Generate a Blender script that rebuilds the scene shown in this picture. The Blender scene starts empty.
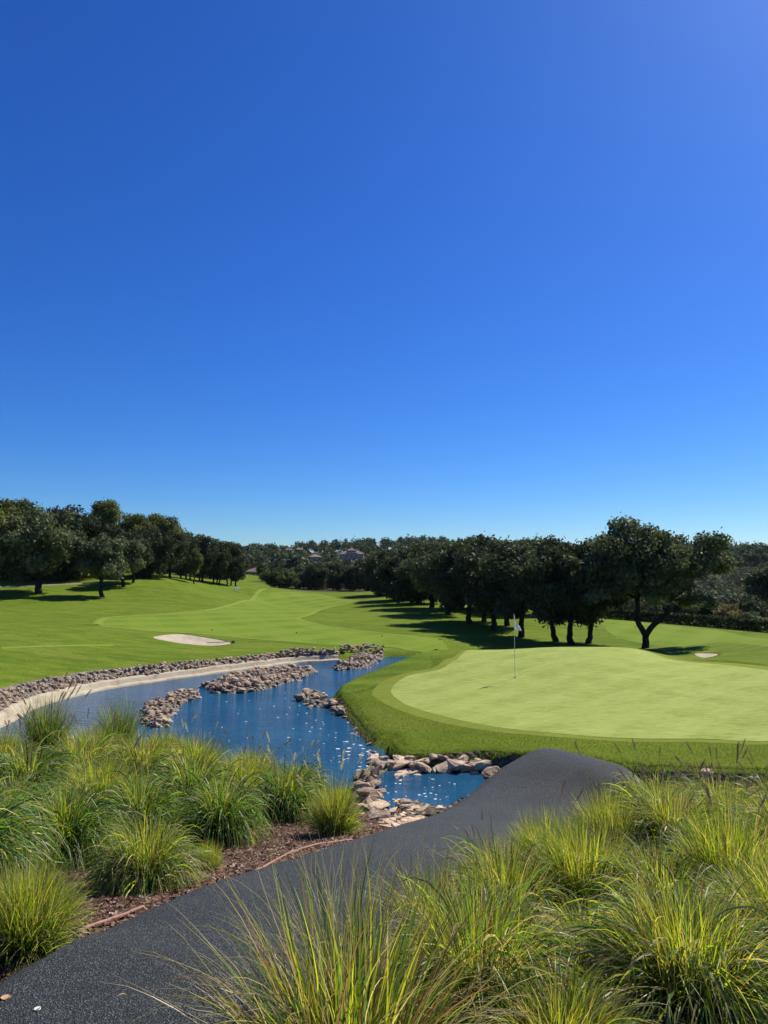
import bpy, bmesh, math, random
import numpy as np
from mathutils import Vector, Matrix, Quaternion
from mathutils.geometry import delaunay_2d_cdt

SC = bpy.context.scene
COL = SC.collection
rng = np.random.default_rng(7)
random.seed(7)
R = math.radians
WATER_Z = -2.6

# ------------------------------------------------------------------ camera geometry
ZC = 1.65
F = 740.0
HORIZON = 575.0
PITCH = math.atan2(HORIZON - 512, F)
cP, sP = math.cos(PITCH), math.sin(PITCH)

def ray(px, py):
    u, v = (px - 384) / F, (512 - py) / F
    return np.array([u, cP - v * sP, sP + v * cP])
def at_z(px, py, z):
    d = ray(px, py); t = (z - ZC) / d[2]
    return np.array([d[0] * t, d[1] * t, z])
def at_y(px, py, Y):
    d = ray(px, py); t = Y / d[1]
    return np.array([d[0] * t, Y, ZC + d[2] * t])
def w2(px, py):                      # on the water plane
    return tuple(at_z(px, py, WATER_Z)[:2])

# ------------------------------------------------------------------ polygons
def sdf(P, poly):
    """signed distance, negative inside; P (N,2)"""
    poly = np.asarray(poly, float); P = np.asarray(P, float)
    out = np.empty(len(P))
    A = poly; B = np.roll(poly, -1, 0)
    for i in range(0, len(P), 60000):
        p = P[i:i + 60000]
        d2 = np.full(len(p), 1e18); ins = np.zeros(len(p), bool)
        for a, b in zip(A, B):
            e = b - a; w = p - a
            t = np.clip((w @ e) / max(e @ e, 1e-12), 0, 1)
            q = w - t[:, None] * e
            d2 = np.minimum(d2, (q * q).sum(1))
            if a[1] != b[1]:
                c = ((a[1] > p[:, 1]) != (b[1] > p[:, 1])) & (p[:, 0] < (b[0] - a[0]) * (p[:, 1] - a[1]) / (b[1] - a[1]) + a[0])
                ins ^= c
        d = np.sqrt(d2); d[ins] *= -1
        out[i:i + 60000] = d
    return out
def smooth_poly(pts, n=4, closed=True):
    """Catmull-Rom"""
    p = np.asarray(pts, float); N = len(p); out = []
    rngi = range(N) if closed else range(N - 1)
    for i in rngi:
        if closed: a, b, c, d = p[(i - 1) % N], p[i], p[(i + 1) % N], p[(i + 2) % N]
        else: a, b, c, d = p[max(i - 1, 0)], p[i], p[i + 1], p[min(i + 2, N - 1)]
        for k in range(n):
            t = k / n
            out.append(.5 * ((2 * b) + (c - a) * t + (2 * a - 5 * b + 4 * c - d) * t * t + (3 * b - a - 3 * c + d) * t ** 3))
    if not closed: out.append(p[-1])
    return np.array(out)
def ss(a, b, x):
    t = np.clip((x - a) / (b - a), 0, 1); return t * t * (3 - 2 * t)

FAR_SHORE = [(-11.6, 12.5), (-11.0, 16.5)] + [w2(*q) for q in [(0, 728), (40, 707), (91, 693), (130, 686), (200, 676), (260, 668), (300, 663), (340, 661), (378, 659.5), (384, 657), (430, 656)]]
BANK = [w2(*q) for q in [(434, 661), (424, 668), (395, 678), (370, 685), (348, 690.5), (331, 697), (331, 703), (341, 714), (353, 729), (366, 744), (380, 757), (398, 768), (425, 772), (478, 772)]]
BANK += [(3.2, 15.7), (4.4, 15.05), (6, 14.8), (8.6, 14.75), (13, 14.7)]
NEAR = [(13, 13.5), (8, 13.5), (5.2, 13.5), (3.7, 13.2), (2.5, 12.55), (1.75, 11.85), (1.15, 11.3), (.55, 12.0)] + [w2(*q) for q in [(385, 815), (374, 800), (366, 786)]] + [(-1.7, 15.6), (-4.4, 17.6), (-7.2, 18.9), (-8.5, 18.4), (-9.0, 16.5), (-9.9, 12.5)]
STREAM = FAR_SHORE + BANK + NEAR
ISLES = [[w2(*q) for q in s] for s in [
    [(137, 712), (150, 703), (175, 695), (196, 692), (203, 697), (190, 703), (178, 712), (172, 727), (150, 730), (138, 724)],
    [(197, 688), (215, 681), (250, 672), (290, 668), (315, 669), (318, 673), (300, 680), (270, 690), (240, 694), (215, 694)],
    [(296, 701), (305, 693), (318, 695), (327, 701), (344, 713), (340, 716), (325, 706), (310, 709)],
    [(332, 667), (350, 660), (383, 656), (381, 661), (368, 668), (345, 671), (330, 671)],
    [(356, 778), (372, 768), (392, 767), (384, 776), (374, 782), (375, 814), (358, 816)]]]

# cart path: left edge, with height
PATH_L = smooth_poly([(-2.6, -3, .12), (-2.1, 1, .12), (-1.62, 3.1, .11), (-1.45, 3.7, .025), (-1.18, 4.65, -.15), (-.68, 5.8, -.385), (-.05, 7.4, -.725), (.57, 9.5, -1.235),
                      (1.2, 10.7, -1.29), (1.75, 11.4, -1.11), (2.45, 11.85, -1.0), (3.3, 12.4, -1.5), (4.6, 12.7, -1.9), (6.5, 12.6, -2.0), (12, 11.6, -2.0)], 6, False)
_t = np.gradient(PATH_L[:, :2], axis=0); _t /= np.linalg.norm(_t, axis=1)[:, None]
PATH_N = np.stack([_t[:, 1], -_t[:, 0]], 1)
PATH_W = 1.62
PATH_R = PATH_L.copy(); PATH_R[:, :2] += PATH_N * PATH_W; PATH_R[:, 2] += -.03 + .13 * np.exp(-((PATH_L[:, 0] - 2.5) / 1.0) ** 2) * (PATH_L[:, 1] > 9)
for _ in range(14):                  # ease the inside of the bend at the hump
    PATH_R[38:76] = (PATH_R[37:75] + 2 * PATH_R[38:76] + PATH_R[39:77]) / 4
PATH_N = PATH_R[:, :2] - PATH_L[:, :2]; PATH_N /= PATH_W
PATH_DZ = PATH_R[:, 2] - PATH_L[:, 2]
PATH_C = (PATH_L + PATH_R) / 2

# ------------------------------------------------------------------ terrain
CP = [(-1.6, 3.1, 0), (.85, 2.9, -.1), (0, .6, .05), (3, 0, .05), (-3, 0, 0), (0, -3, .1), (-5, -3, .1), (5, -3, .1), (0, -30, 0), (-30, -20, 0), (30, -20, 0), (-30, 5, -.6), (30, 5, -1),
      (-2.4, 4.6, -.3), (-2.6, 5.9, -.62), (-1.5, 6.7, -.8), (-.5, 7.2, -.9), (-.75, 5.6, -.58), (-3.1, 9, -1.15), (-4.4, 8.6, -1.05), (-1.4, 9.6, -1.3), (-6, 13, -1.65), (-5.2, 15, -1.95), (-3.2, 12.6, -1.7), (-.6, 11.5, -1.75),
      (-9, 9, -1.2), (-14, 14, -1.8), (2, 4.6, -.3), (2.2, 6.5, -.68), (3.2, 8.5, -1.15), (4, 10.6, -1.75), (6, 9, -1.4), (8, 12, -2.1), (1.2, 8, -1.05), (10, 6, -.9)]
PX = [(330, 699, 24.2), (370, 743, 18.0), (430, 757.5, 16.4), (560, 745, 16.8), (768, 767, 15.35), (640, 764, 15.4), (600, 700, 21.6), (515, 679, 25.3), (440, 660, 29.6), (520, 649.3, 32.4), (560, 648, 32.3), (600, 647.8, 32.1), (640, 649.5, 31.7), (668, 660, 30), (725, 664, 28), (768, 667.5, 26.5), (850, 675, 24),
      (475, 651, 32.5), (400, 690, 24.8), (440, 650, 36.5),
      (430, 640, 47), (400, 615, 73), (460, 625, 63), (500, 640, 50.6), (570, 646, 47), (645, 648, 45.6), (600, 625, 63), (640, 640, 51.8), (690, 622, 71.6), (598, 618, 78), (668, 623, 70), (766, 633, 58),
      (768, 640, 42), (720, 651, 40), (690, 659, 36), (705, 656, 38.5), (850, 640, 40),
      (91, 676, 27.5), (0, 700, 21.5), (40, 685, 25), (200, 664, 32), (300, 655, 36), (345, 653.5, 37), (0, 640, 33), (0, 600, 68), (105, 596, 75), (120, 612, 60), (100, 630, 42), (190, 640, 42), (-150, 640, 33), (-150, 600, 60),
      (170, 579, 95), (170, 600, 75), (235, 588, 110), (250, 586, 115), (300, 591.5, 130), (380, 592, 130), (330, 610, 85), (260, 600, 105), (440, 610, 80), (390, 600, 105), (250, 584, 160), (255, 578, 230),
      (330, 585, 190), (420, 585, 190), (230, 556, 450), (300, 553, 500), (400, 550, 420), (384, 570, 260), (300, 576, 260), (352, 561, 380), (500, 553, 400), (620, 570, 300), (750, 565, 300), (740, 600, 130), (740, 585, 200), (850, 560, 300), (0, 562, 200), (100, 562, 220), (-100, 560, 200)]
CP += [tuple(at_y(*q)) for q in PX]
for (x, y, z) in [(5, 40, -2.85), (11, 40, -2.7), (0, 43, -2.5), (8, 36.5, -2.35), (300, 100, 6), (-300, 100, 8), (700, 500, 15), (-700, 500, 18), (0, 900, 14), (400, 900, 12), (-400, 900, 16), (0, -400, 0), (400, -400, 0), (-400, -400, 0)]:
    CP.append((x, y, z))
CP = np.array(CP, float)
def warp(x, y):
    r = np.sqrt(x * x + y * y) + .8
    return np.stack([np.arctan2(x, y) * 1.6, np.log(r) * 1.0], -1)
def phi(d2): return .5 * d2 * np.log(d2 + 1e-9)
_W = warp(CP[:, 0], CP[:, 1])
def _fit():
    n = len(_W); K = phi(((_W[:, None] - _W[None]) ** 2).sum(-1)) + np.eye(n) * 2e-4
    Pm = np.concatenate([np.ones((n, 1)), _W], 1)
    A = np.zeros((n + 3, n + 3)); A[:n, :n] = K; A[:n, n:] = Pm; A[n:, :n] = Pm.T
    return np.linalg.solve(A, np.concatenate([CP[:, 2], np.zeros(3)]))
_COEF = _fit()
def base_h(P):
    out = np.empty(len(P)); n = len(_W)
    for i in range(0, len(P), 20000):
        w = warp(P[i:i + 20000, 0], P[i:i + 20000, 1])
        k = phi(((w[:, None] - _W[None]) ** 2).sum(-1))
        out[i:i + 20000] = k @ _COEF[:n] + _COEF[n] + w @ _COEF[n + 1:]
    return np.clip(out, -6, 40)
BUNKERS = []
def path_near(P):
    """distance to path centre line and its height there"""
    d = np.full(len(P), 1e9); h = np.zeros(len(P))
    for a, b in zip(PATH_C[:-1], PATH_C[1:]):
        e = (b - a)[:2]; w = P - a[:2]
        t = np.clip((w @ e) / (e @ e), 0, 1)
        q = np.sqrt(((w - t[:, None] * e) ** 2).sum(1))
        m = q < d
        d[m] = q[m]; h[m] = (a[2] + t * (b[2] - a[2]))[m]
    return d, h
def H(P):
    P = np.atleast_2d(np.asarray(P, float))[:, :2]
    z = base_h(P)
    x, y = P[:, 0], P[:, 1]
    z += .05 * np.sin(x * .35 + 1.3) * np.sin(y * .29) * ss(40, 60, y)          # gentle rolls on the fairway
    near = (np.abs(x) < 20) & (y > 9) & (y < 46)
    if near.any():
        Q = P[near]; zz = z[near]
        sd = sdf(Q, STREAM)
        w = np.full(len(Q), .38)
        w[(Q[:, 0] < -6) & (Q[:, 1] > 17)] = 1.1
        w[(Q[:, 1] > 30) & (Q[:, 0] < -.2)] = .75
        nearside = ((Q[:, 1] < 19) & (Q[:, 0] > -9) & (Q[:, 0] < .7)) | ((Q[:, 0] >= .7) & (Q[:, 1] < 14.5))
        w[nearside] = np.where(Q[nearside][:, 0] > .2, .4, 2.0)
        t = ss(0, 1, sd / w)
        bank = WATER_Z - .03
        hz = np.where(sd > 0, bank + (np.maximum(zz, bank) - bank) * t, bank - .7 * ss(0, 1.2, -sd))
        hz = np.where(sd > w + .3, zz, hz)
        for k, isl in enumerate(ISLES):
            si = sdf(Q, isl)
            top = WATER_Z + (.11 if k < 4 else .08)
            hz = np.where(si < .3, np.maximum(hz, hz + (top - hz) * ss(.3, -.3, si)), hz)
        z[near] = hz
    pm = (np.abs(x) < 16) & (y < 16) & (y > -4)
    if pm.any():
        d, h = path_near(P[pm])
        bw = .75 - .6 * ss(9.3, 10.2, P[pm][:, 1])
        k = ss(0, 1, (PATH_W / 2 + .02 + bw - d) / bw)
        z[pm] = z[pm] + ((h - .165) - z[pm]) * k
    for (poly, depth) in BUNKERS:
        bm_ = (np.abs(x - poly[:, 0].mean()) < 12) & (np.abs(y - poly[:, 1].mean()) < 12)
        if bm_.any():
            s = sdf(P[bm_], poly)
            z[bm_] -= depth * ss(.1, .9, -s)
    return z
_T = np.exp(np.linspace(math.log(2), math.log(1400), 1500))
def ground(px, py):
    d = ray(px, py)
    P = d[None] * _T[:, None]; P[:, 2] += ZC
    dz = P[:, 2] - H(P[:, :2])
    i = np.argmax(dz < 0)
    if dz[i] >= 0: return P[-1]
    if i == 0: return P[0]
    t = dz[i - 1] / (dz[i - 1] - dz[i])
    q = P[i - 1] + (P[i] - P[i - 1]) * t
    return q
def on_ground(px, Y):
    x = (px - 384) / F * Y * (1 / cP) * 1.0
    # exact: u*t with t*dy=Y ; near the horizon row dy is about 1/cosP*... solve with the ground height
    for _ in range(4):
        z = H([(x, Y)])[0]
        depth = Y * cP + (z - ZC) * sP
        x = (px - 384) / F * depth
    return np.array([x, Y, H([(x, Y)])[0]])

# ------------------------------------------------------------------ object helpers
def tag(o, label=None, cat=None, group=None, kind=None):
    if label: o['label'] = label
    if cat: o['category'] = cat
    if group: o['group'] = group
    if kind: o['kind'] = kind
    return o
def mesh(name, V, Fc, mat=None, col=None, smooth=False):
    """V (n,3); Fc array (m,k) or list of such arrays"""
    V = np.asarray(V, np.float32)
    if not isinstance(Fc, (list, tuple)): Fc = [Fc]
    Fc = [np.asarray(f, np.int32) for f in Fc if len(f)]
    me = bpy.data.meshes.new(name)
    me.vertices.add(len(V)); me.vertices.foreach_set('co', V.ravel())
    loops = np.concatenate([f.ravel() for f in Fc])
    sizes = np.concatenate([np.full(len(f), f.shape[1], np.int32) for f in Fc])
    starts = np.concatenate([[0], np.cumsum(sizes)[:-1]]).astype(np.int32)
    me.loops.add(len(loops)); me.loops.foreach_set('vertex_index', loops)
    me.polygons.add(len(sizes)); me.polygons.foreach_set('loop_start', starts)
    me.polygons.foreach_set('use_smooth', np.full(len(sizes), smooth))
    if col is not None:
        a = me.attributes.new('col', 'FLOAT_COLOR', 'POINT')
        c = np.ones((len(V), 4), np.float32); c[:, :3] = col
        a.data.foreach_set('color', c.ravel())
    me.update(calc_edges=True); me.validate()
    if mat: me.materials.append(mat)
    return me
def obj(name, me, parent=None, loc=None):
    o = bpy.data.objects.new(name, me); COL.objects.link(o)
    if parent is not None: o.parent = parent
    if loc is not None: o.location = loc
    return o
def empty(name, loc=(0, 0, 0), rz=0):
    o = bpy.data.objects.new(name, None); COL.objects.link(o)
    o.location = loc; o.rotation_euler = (0, 0, rz); o.empty_display_size = .2
    return o
def dup(o, parent=None):
    c = o.copy(); COL.objects.link(c)
    if parent is not None: c.parent = parent
    for ch in o.children: dup(ch, c)
    return c
class MB:
    """collects boxes, tubes, discs into one mesh"""
    def __init__(s): s.v = []; s.f = {}; s.n = 0
    def add(s, V, Fc):
        V = np.asarray(V, float)
        for f in Fc: s.f.setdefault(len(f), []).append([i + s.n for i in f])
        s.v.append(V); s.n += len(V)
    def box(s, c, d, rz=0):
        c = np.array(c, float); d = np.array(d, float) / 2
        P = np.array([(i, j, k) for i in (-1, 1) for j in (-1, 1) for k in (-1, 1)]) * d
        if rz: P[:, :2] = P[:, :2] @ np.array([[math.cos(rz), math.sin(rz)], [-math.sin(rz), math.cos(rz)]])
        s.add(P + c, [(0, 1, 3, 2), (4, 6, 7, 5), (0, 4, 5, 1), (2, 3, 7, 6), (0, 2, 6, 4), (1, 5, 7, 3)])
    def tube(s, P, r, n=8, cap=True):
        P = np.asarray(P, float); r = np.broadcast_to(r, len(P))
        T = np.gradient(P, axis=0); T /= np.linalg.norm(T, axis=1)[:, None] + 1e-9
        up = np.array([0, 0, 1.]) if abs(T[0][2]) < .9 else np.array([1., 0, 0])
        V = []
        for p, t, q in zip(P, T, r):
            a = np.cross(t, up); a /= np.linalg.norm(a) + 1e-9; b = np.cross(t, a); up = np.cross(a, t) if False else up
            for k in range(n):
                an = 2 * math.pi * k / n
                V.append(p + q * (math.cos(an) * a + math.sin(an) * b))
        Fq = []
        for i in range(len(P) - 1):
            for k in range(n):
                Fq.append((i * n + k, i * n + (k + 1) % n, (i + 1) * n + (k + 1) % n, (i + 1) * n + k))
        if cap: Fq += [tuple(range(n))[::-1], tuple((len(P) - 1) * n + k for k in range(n))]
        s.add(V, Fq)
    def build(s, name, mat, smooth=False):
        return mesh(name, np.concatenate(s.v), [np.array(f) for f in s.f.values()], mat, smooth=smooth)

# ------------------------------------------------------------------ materials
class NT:
    def __init__(s, name):
        s.m = bpy.data.materials.new(name); s.m.use_nodes = True
        s.t = s.m.node_tree; s.b = s.t.nodes['Principled BSDF']; s.out = s.t.nodes['Material Output']
    def n(s, typ, **kw):
        nd = s.t.nodes.new(typ)
        for k, v in kw.items():
            if k in nd.inputs.keys(): nd.inputs[k].default_value = v
            else: setattr(nd, k, v)
        return nd
    def l(s, a, b): s.t.links.new(a, b)
    def pos(s): return s.n('ShaderNodeNewGeometry').outputs['Position']
    def obj(s): return s.n('ShaderNodeTexCoord').outputs['Object']
    def noise(s, vec, scale, detail=3, rough=.55, stretch=None, rot=0):
        if stretch or rot:
            mp = s.n('ShaderNodeMapping'); mp.inputs['Scale'].default_value = stretch or (1, 1, 1); mp.inputs['Rotation'].default_value = (0, 0, rot)
            s.l(vec, mp.inputs['Vector']); vec = mp.outputs[0]
        nd = s.n('ShaderNodeTexNoise'); nd.inputs['Scale'].default_value = scale; nd.inputs['Detail'].default_value = detail; nd.inputs['Roughness'].default_value = rough
        s.l(vec, nd.inputs['Vector']); return nd.outputs['Fac']
    def ramp(s, fac, stops):
        r = s.n('ShaderNodeValToRGB'); e = r.color_ramp.elements
        while len(e) < len(stops): e.new(.5)
        for i, (p, c) in enumerate(stops): e[i].position = p; e[i].color = tuple(c) + (1,)
        s.l(fac, r.inputs[0]); return r.outputs['Color']
    def mix(s, fac, a, b, mode='MIX'):
        m = s.n('ShaderNodeMix', data_type='RGBA', blend_type=mode)
        for i, v in ((0, fac), (6, a), (7, b)):
            if hasattr(v, 'is_output'): s.l(v, m.inputs[i])
            elif i == 0: m.inputs[0].default_value = v
            else: m.inputs[i].default_value = tuple(v) + (1,)
        return m.outputs[2]
    def math(s, op, a, b=None):
        m = s.n('ShaderNodeMath', operation=op)
        for i, v in ((0, a), (1, b)):
            if v is None: continue
            if hasattr(v, 'is_output'): s.l(v, m.inputs[i])
            else: m.inputs[i].default_value = v
        return m.outputs[0]
    def bump(s, h, strength, dist=.02, target=None):
        b = s.n('ShaderNodeBump'); b.inputs['Strength'].default_value = strength; b.inputs['Distance'].default_value = dist
        s.l(h, b.inputs['Height']); s.l(b.outputs[0], (target or s.b).inputs['Normal'])
    def base(s, c): s.l(c, s.b.inputs['Base Color'])
    def set(s, rough=.8, spec=.3):
        s.b.inputs['Roughness'].default_value = rough; s.b.inputs['Specular IOR Level'].default_value = spec

def mat_turf(name, dark, mid, light, big=.12, fine=14, contrast=1, bump=.5, stripes=None, dry=None, mott=.5, wild=False, grain=None):
    n = NT(name); P = n.pos()
    a = n.noise(P, big, 5, .6); b = n.noise(P, big * 7, 4, .6, stretch=(1, 2.2, 1)); c = n.noise(P, fine, 4, .7, stretch=grain)
    base = n.ramp(a, [(.3, dark), (.5, mid), (.72, light)])
    base = n.mix(mott, base, n.ramp(b, [(.36, dark), (.5, mid), (.66, light)]))
    if dry:
        d = n.noise(P, .35, 5, .65, stretch=(.5, 1.6, 1), rot=.3)
        base = n.mix(n.math('MULTIPLY', n.ramp(d, [(.52, (0, 0, 0)), (.72, (1, 1, 1))]), .55), base, dry)
    if stripes:
        for (ang, wl, amt) in stripes:
            mp = n.n('ShaderNodeMapping'); mp.inputs['Rotation'].default_value = (0, 0, ang); n.l(P, mp.inputs['Vector'])
            w = n.n('ShaderNodeTexWave', wave_type='BANDS'); w.inputs['Scale'].default_value = 1 / wl * .3142; w.inputs['Distortion'].default_value = .6; w.inputs['Detail'].default_value = 1; w.inputs['Detail Scale'].default_value = .6
            n.l(mp.outputs[0], w.inputs['Vector'])
            base = n.mix(n.math('MULTIPLY', n.ramp(w.outputs['Fac'], [(.4, (0, 0, 0)), (.6, (1, 1, 1))]), amt), base, light)
    f = n.ramp(c, [(.25, (.55, .6, .5)), (.5, (1, 1, 1)), (.8, (1.35, 1.3, 1.2))])
    base = n.mix(contrast, base, f, 'MULTIPLY')
    if wild:
        at = n.n('ShaderNodeAttribute'); at.attribute_name = 'wild'
        base = n.mix(at.outputs['Fac'], base, n.ramp(n.noise(P, .3, 5), [(.3, (.035, .04, .018)), (.6, (.07, .07, .032)), (.8, (.12, .10, .05))]))
    n.base(base); n.set(.9, .03)
    h = n.math('ADD', n.math('MULTIPLY', c, 1), n.noise(P, fine * 3.5, 2))
    n.bump(h, bump, .03)
    return n.m
M = {}
G_D, G_M, G_L = (.070, .112, .010), (.105, .155, .014), (.165, .205, .022)
M['rough'] = mat_turf('rough_grass', G_D, G_M, G_L, .10, 9, .9, .7, dry=(.20, .20, .045), mott=.62, wild=True)
M['fairway'] = mat_turf('fairway_grass', (.095, .155, .013), (.122, .185, .017), (.165, .222, .028), .08, 11, .6, .4, stripes=[(.5, 3.6, .6), (-.35, 4.2, .4)], grain=(.4, 1.5, 1))
M['strip'] = mat_turf('mown_line_grass', (.148, .203, .027), (.17, .225, .031), (.198, .253, .042), .2, 11, .5, .3)
M['collar'] = mat_turf('collar_grass', (.150, .185, .024), (.175, .212, .030), (.205, .24, .04), .3, 26, .7, .5)
M['apron'] = mat_turf('apron_grass', (.11, .155, .014), (.145, .195, .019), (.195, .24, .03), .5, 22, 1, .9, dry=(.2, .20, .04))
M['green'] = mat_turf('putting_green_grass', (.210, .258, .056), (.248, .296, .068), (.315, .352, .096), .9, 7, .8, .2, stripes=[(.9, 1.5, .38), (-.72, 1.9, .28)], mott=.3, grain=(.35, 1.9, 1))

def mat_sand():
    n = NT('bunker_sand'); P = n.pos()
    n.base(n.ramp(n.noise(P, 3, 4), [(.3, (.36, .295, .20)), (.7, (.46, .385, .275))])); n.set(.95, .1); n.bump(n.noise(P, 25, 3), .4, .03); return n.m
M['sand'] = mat_sand()
M['track'] = mat_turf('sandy_track', (.16, .14, .10), (.22, .19, .14), (.28, .25, .19), .5, 8, .5, .4)
def mat_asphalt():
    n = NT('asphalt'); P = n.pos()
    v = n.n('ShaderNodeTexVoronoi'); v.inputs['Scale'].default_value = 170; n.l(P, v.inputs['Vector'])
    s = n.n('ShaderNodeSeparateColor'); n.l(v.outputs['Color'], s.inputs[0])
    stone = n.ramp(s.outputs[0], [(.0, (.007, .0085, .0085)), (.55, (.023, .0265, .025)), (.86, (.048, .053, .049)), (.97, (.10, .105, .098))])
    worn = n.ramp(n.noise(P, 1.1, 5, .65), [(.35, (.72, .74, .78)), (.65, (1.25, 1.25, 1.22))])
    n.base(n.mix(1, stone, worn, 'MULTIPLY')); n.set(.72, .35)
    n.bump(n.math('ADD', v.outputs['Distance'], n.noise(P, 160, 2)), .75, .012); return n.m
M['asphalt'] = mat_asphalt()
def mat_mulch():
    n = NT('bark_mulch'); P = n.pos()
    v = n.n('ShaderNodeTexVoronoi'); v.inputs['Scale'].default_value = 60; n.l(P, v.inputs['Vector'])
    s = n.n('ShaderNodeSeparateColor'); n.l(v.outputs['Color'], s.inputs[0])
    c = n.ramp(s.outputs[0], [(0, (.030, .018, .012)), (.45, (.085, .048, .032)), (.8, (.16, .095, .066)), (1, (.28, .2, .15))])
    n.base(n.mix(.5, c, n.ramp(n.noise(P, 2, 4), [(.3, (.05, .03, .022)), (.7, (.13, .08, .055))]))); n.set(.9, .15)
    n.bump(v.outputs['Distance'], .6, .015); return n.m
M['mulch'] = mat_mulch()
def mat_col(name, rough=.6, spec=.25, trans=.3, mul=1.0):
    n = NT(name); a = n.n('ShaderNodeAttribute'); a.attribute_name = 'col'
    c = a.outputs['Color']
    n.base(c); n.set(rough, spec)
    if trans > 0:
        t = n.n('ShaderNodeBsdfTranslucent'); n.l(n.mix(1, c, (1.25, 1.25, .7), 'MULTIPLY'), t.inputs['Color'])
        mx = n.n('ShaderNodeMixShader'); mx.inputs[0].default_value = trans
        n.l(n.b.outputs[0], mx.inputs[1]); n.l(t.outputs[0], mx.inputs[2]); n.l(mx.outputs[0], n.out.inputs['Surface'])
    return n.m
M['blade'] = mat_col('grass_blade', .42, .42, .5)
M['turfblade'] = mat_col('turf_blade', .6, .2, .35)
M['leaf'] = mat_col('tree_leaf', .65, .12, .26)
M['farleaf'] = mat_col('distant_leaf', .8, .1, .15)
M['chip'] = mat_col('bark_chip', .9, .1, 0)
M['plume'] = mat_col('seed_plume', .9, .1, .35)
def mat_bark():
    n = NT('bark'); P = n.obj()
    c = n.noise(P, 5, 5, .7, stretch=(1, 1, .3))
    n.base(n.ramp(c, [(.3, (.012, .009, .008)), (.6, (.045, .034, .028)), (.8, (.10, .08, .065))])); n.set(.95, .1); n.bump(c, .9, .08); return n.m
M['bark'] = mat_bark()
def mat_rock(name, lo, mid, hi):
    n = NT(name); P = n.pos()
    oi = n.n('ShaderNodeObjectInfo')
    c = n.ramp(n.noise(P, 5, 6, .7), [(.28, lo), (.5, mid), (.72, hi)])
    v = n.ramp(oi.outputs['Random'], [(0, (.6, .58, .56)), (.5, (1, .97, .93)), (1, (1.3, 1.22, 1.12))])
    n.base(n.mix(1, c, v, 'MULTIPLY')); n.set(.85, .2)
    n.bump(n.noise(P, 14, 6, .75), .8, .06); return n.m
M['rock'] = mat_rock('stone', (.38, .27, .175), (.66, .49, .34), (.82, .66, .48))
M['rockgrey'] = mat_rock('grey_stone', (.16, .12, .085), (.40, .31, .22), (.62, .51, .38))
def mat_gravel(name, cs):
    n = NT(name); P = n.pos()
    v = n.n('ShaderNodeTexVoronoi'); v.inputs['Scale'].default_value = 9; n.l(P, v.inputs['Vector'])
    sc_ = n.n('ShaderNodeSeparateColor'); n.l(v.outputs['Color'], sc_.inputs[0])
    n.base(n.mix(.4, n.ramp(sc_.outputs[0], [(0, cs[0]), (.5, cs[1]), (1, cs[2])]), n.ramp(n.noise(P, 6, 5, .7), [(.3, cs[0]), (.7, cs[1])]))); n.set(.95, .1)
    n.bump(n.math('MULTIPLY', v.outputs['Distance'], -1), 1, .12); return n.m
M['gravel'] = mat_gravel('stony_gravel', [(.08, .062, .048), (.22, .18, .14), (.40, .34, .27)])
M['earth'] = mat_gravel('dark_earth', [(.035, .027, .019), (.10, .078, .056), (.24, .19, .14)])
def mat_conc():
    n = NT('pale_concrete'); P = n.pos()
    c = n.ramp(n.noise(P, 1.6, 6, .7), [(.25, (.22, .175, .115)), (.45, (.42, .35, .24)), (.75, (.54, .46, .33))])
    n.base(c); n.set(.9, .15); n.bump(n.noise(P, 9, 6, .7), .6, .05); return n.m
M['concrete'] = mat_conc()
def mat_water():
    n = NT('pond_water'); P = n.pos()
    deep = n.ramp(n.noise(P, .5, 3), [(.3, (.010, .062, .118)), (.7, (.020, .100, .178))])
    n.base(deep); n.set(.09, .5); n.b.inputs['IOR'].default_value = 1.33
    h = n.math('ADD', n.noise(P, 3.0, 4, .6, stretch=(.45, 1.8, 1), rot=.15), n.math('MULTIPLY', n.noise(P, 12, 3, .6, stretch=(.5, 1.9, 1)), .4))
    n.bump(h, .9, .08); return n.m
M['water'] = mat_water()
def plain(name, c, rough=.6, spec=.3, metal=0, vary=.12):
    n = NT(name); P = n.obj()
    n.base(n.ramp(n.noise(P, 6, 4), [(.3, tuple(x * (1 - vary) for x in c)), (.7, tuple(min(1, x * (1 + vary)) for x in c))]))
    n.set(rough, spec); n.b.inputs['Metallic'].default_value = metal; return n.m
M['white'] = plain('white_paint', (.8, .8, .78), .4)
M['pole'] = plain('flag_pole', (.62, .64, .55), .4)
M['dark'] = plain('dark_plastic', (.015, .015, .016), .5)
M['foam'] = plain('foam', (.62, .64, .66), .8)
M['hose'] = plain('brown_hose', (.30, .15, .10), .55)
M['drywood'] = plain('dry_leaf', (.42, .26, .13), .8)
M['paleleaf'] = plain('pale_dry_leaf', (.62, .56, .45), .8)
M['rosewall'] = plain('rose_render', (.44, .32, .27), .8)
M['ochre'] = plain('ochre_render', (.50, .40, .24), .8)
M['creamwall'] = plain('cream_render', (.55, .48, .38), .8)
M['terracotta'] = plain('terracotta_tile', (.20, .14, .11), .8)
M['glass'] = plain('window_glass', (.02, .025, .03), .1, .6)
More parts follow.
